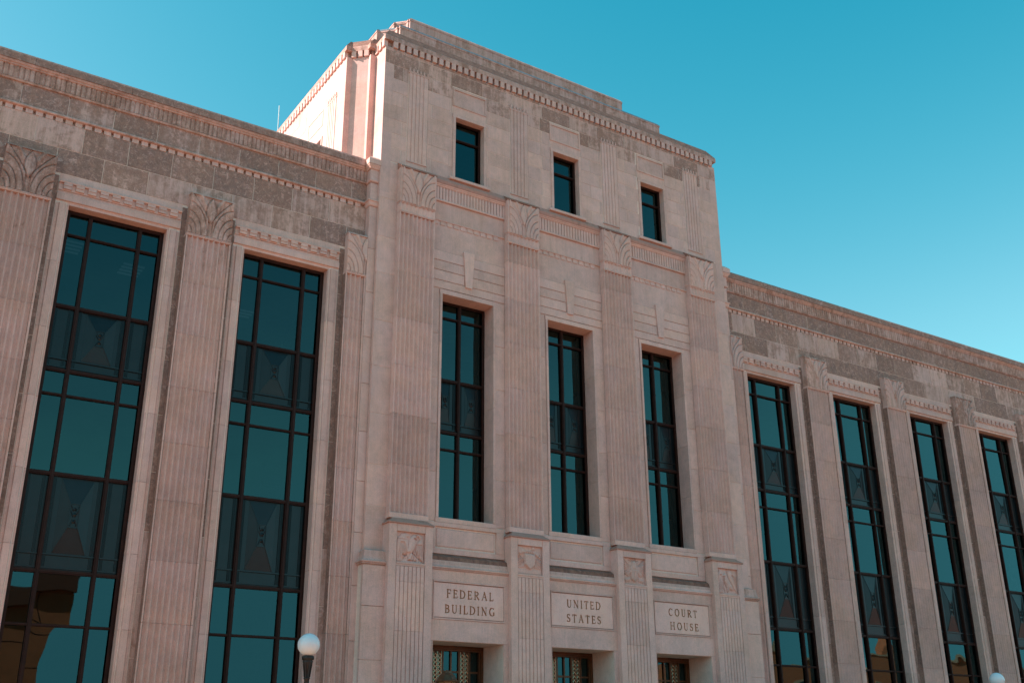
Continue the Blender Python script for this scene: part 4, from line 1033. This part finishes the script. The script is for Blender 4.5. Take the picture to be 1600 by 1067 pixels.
# ------------------------------------------------------------------ across the street (seen as reflections in the glass)
def far_building(name, label, x0, x1, y0, y1, h, m, floors, bays, zwin=1.4, parapet=0.5, trim=M_TRIM):
    t = thing(name, label, 'building', ((x0+x1)/2, y1, 0)); ox, oy = (x0+x1)/2, y1
    part('wall', MB().box(x0-ox, x1-ox, y0-oy, 0, 0, h), m, t)
    part('parapet', MB().box(x0-ox-0.15, x1-ox+0.15, y0-oy-0.15, 0.15, h, h+parapet), trim, t)
    fh = h/floors; bw = (x1-x0)/bays
    for f in range(floors):
        for b_ in range(bays):
            a = x0-ox+bw*(b_+0.28); z0 = f*fh+0.9
            w = part('window', MB().box(a, a+bw*0.44, -0.02, 0.04, z0, z0+zwin), trim, t)
            part('pane', MB().box(a+0.08, a+bw*0.44-0.08, 0.045, 0.05, z0+0.08, z0+zwin-0.08), M_DARKGLASS, w)
    return t
t = far_building('office_building', 'plain brown precast office block with dark band across the street', -34.0, 4.85, -62.0, -45.0, 11.2, M_TAN, 1, 3, 0.5, 0.0)
part('roof_band', MB().box(-19.6, 19.6, -0.2, 0.5, 10.5, 11.9), simple('dark roof band', (0.22, 0.055, 0.03), 0.8), t)
for z in (2.2, 6.4, 8.6): part('panel_joint', MB().box(-19.42, 19.42, 0.0, 0.012, z, z+0.05), M_DARKGLASS, t)
for i in range(9): part('panel_joint', MB().box(-19.0+i*4.6, -18.95+i*4.6, 0.0, 0.014, 0, 11.2), M_DARKGLASS, t)
part('window_band', MB().box(-19.3, 16.6, 0.0, 0.03, 4.3, 5.6), M_DARKGLASS, t)
# wavy-parapet brick building
bx0, bx1 = 62.0, 77.5
t = thing('brick_shop', 'red brick shop with scalloped pale parapet across the street', 'building', (70, -45, 0))
g = MB(); pr = [(bx0-70, 0), (bx1-70, 0)]; tr = []
nb = 3; bw = (bx1-bx0)/nb
for i in range(nb, 0, -1):
    a1 = bx0-70+bw*i
    for k in range(0, 11):
        s = k/10; pr.append((a1-bw*s, 8.9+0.75*math.sin(math.pi*s)))
g.prof_y(pr, -14, 0); part('wall', g, M_BRICK, t)
g = MB(); q = pr[2:]
for a, b_ in zip(q, q[1:]):
    if abs(a[0]-b_[0]) > 1e-4: g.prof_y([(a[0],a[1]),(b_[0],b_[1]),(b_[0],b_[1]+0.28),(a[0],a[1]+0.28)], -0.1, 0.15)
part('coping', g, M_TRIM, t)
for i in range(nb):
    c = bx0-70+bw*(i+0.5)
    pts = [(c-1.9, 2.0), (c+1.9, 2.0)] + [(c+1.9*math.cos(R(a)), 5.6+1.3*math.sin(R(a))) for a in range(0, 181, 15)]
    w = part('window', MB().prof_y([(c+(x-c)*1.12, 1.8 if z < 2.1 else z+0.25) for x, z in pts], -0.02, 0.06), M_TRIM, t)
    part('pane', MB().prof_y(pts, 0.0, 0.09), M_DARKGLASS, w)
t = far_building('brick_house', 'tall rough red brick building with stepped chimney across the street', 78.5, 100.0, -60.0, -45.0, 10.1, M_BRICK, 2, 5, 1.7, 0.25)
part('chimney', MB().box(-6.9, -5.6, -1.2, 0.1, 10.3, 12.0), M_BRICK, t)
t = far_building('brick_warehouse', 'low wide red brick warehouse at the far end of the street', 101.5, 135.0, -60.0, -45.0, 9.1, M_BRICK, 2, 7, 1.6, 0.3)
t = far_building('brick_store', 'red brick store standing between the office block and the scalloped shop', 14.0, 60.0, -60.0, -46.0, 5.2, M_BRICK, 1, 9, 2.2, 0.3)
t = thing('utility_pole', 'brown wooden utility pole on the far pavement', 'pole', (60.0, -32.0, 0))
g = MB(); g.lathe([(0.20,0),(0.17,6),(0.13,11.5),(0.0005,11.5)], seg=10); part('pole', g, M_WOOD, t)
part('crossarm', MB().box(-1.1, 1.1, -0.06, 0.06, 10.6, 10.75), M_WOOD, t)
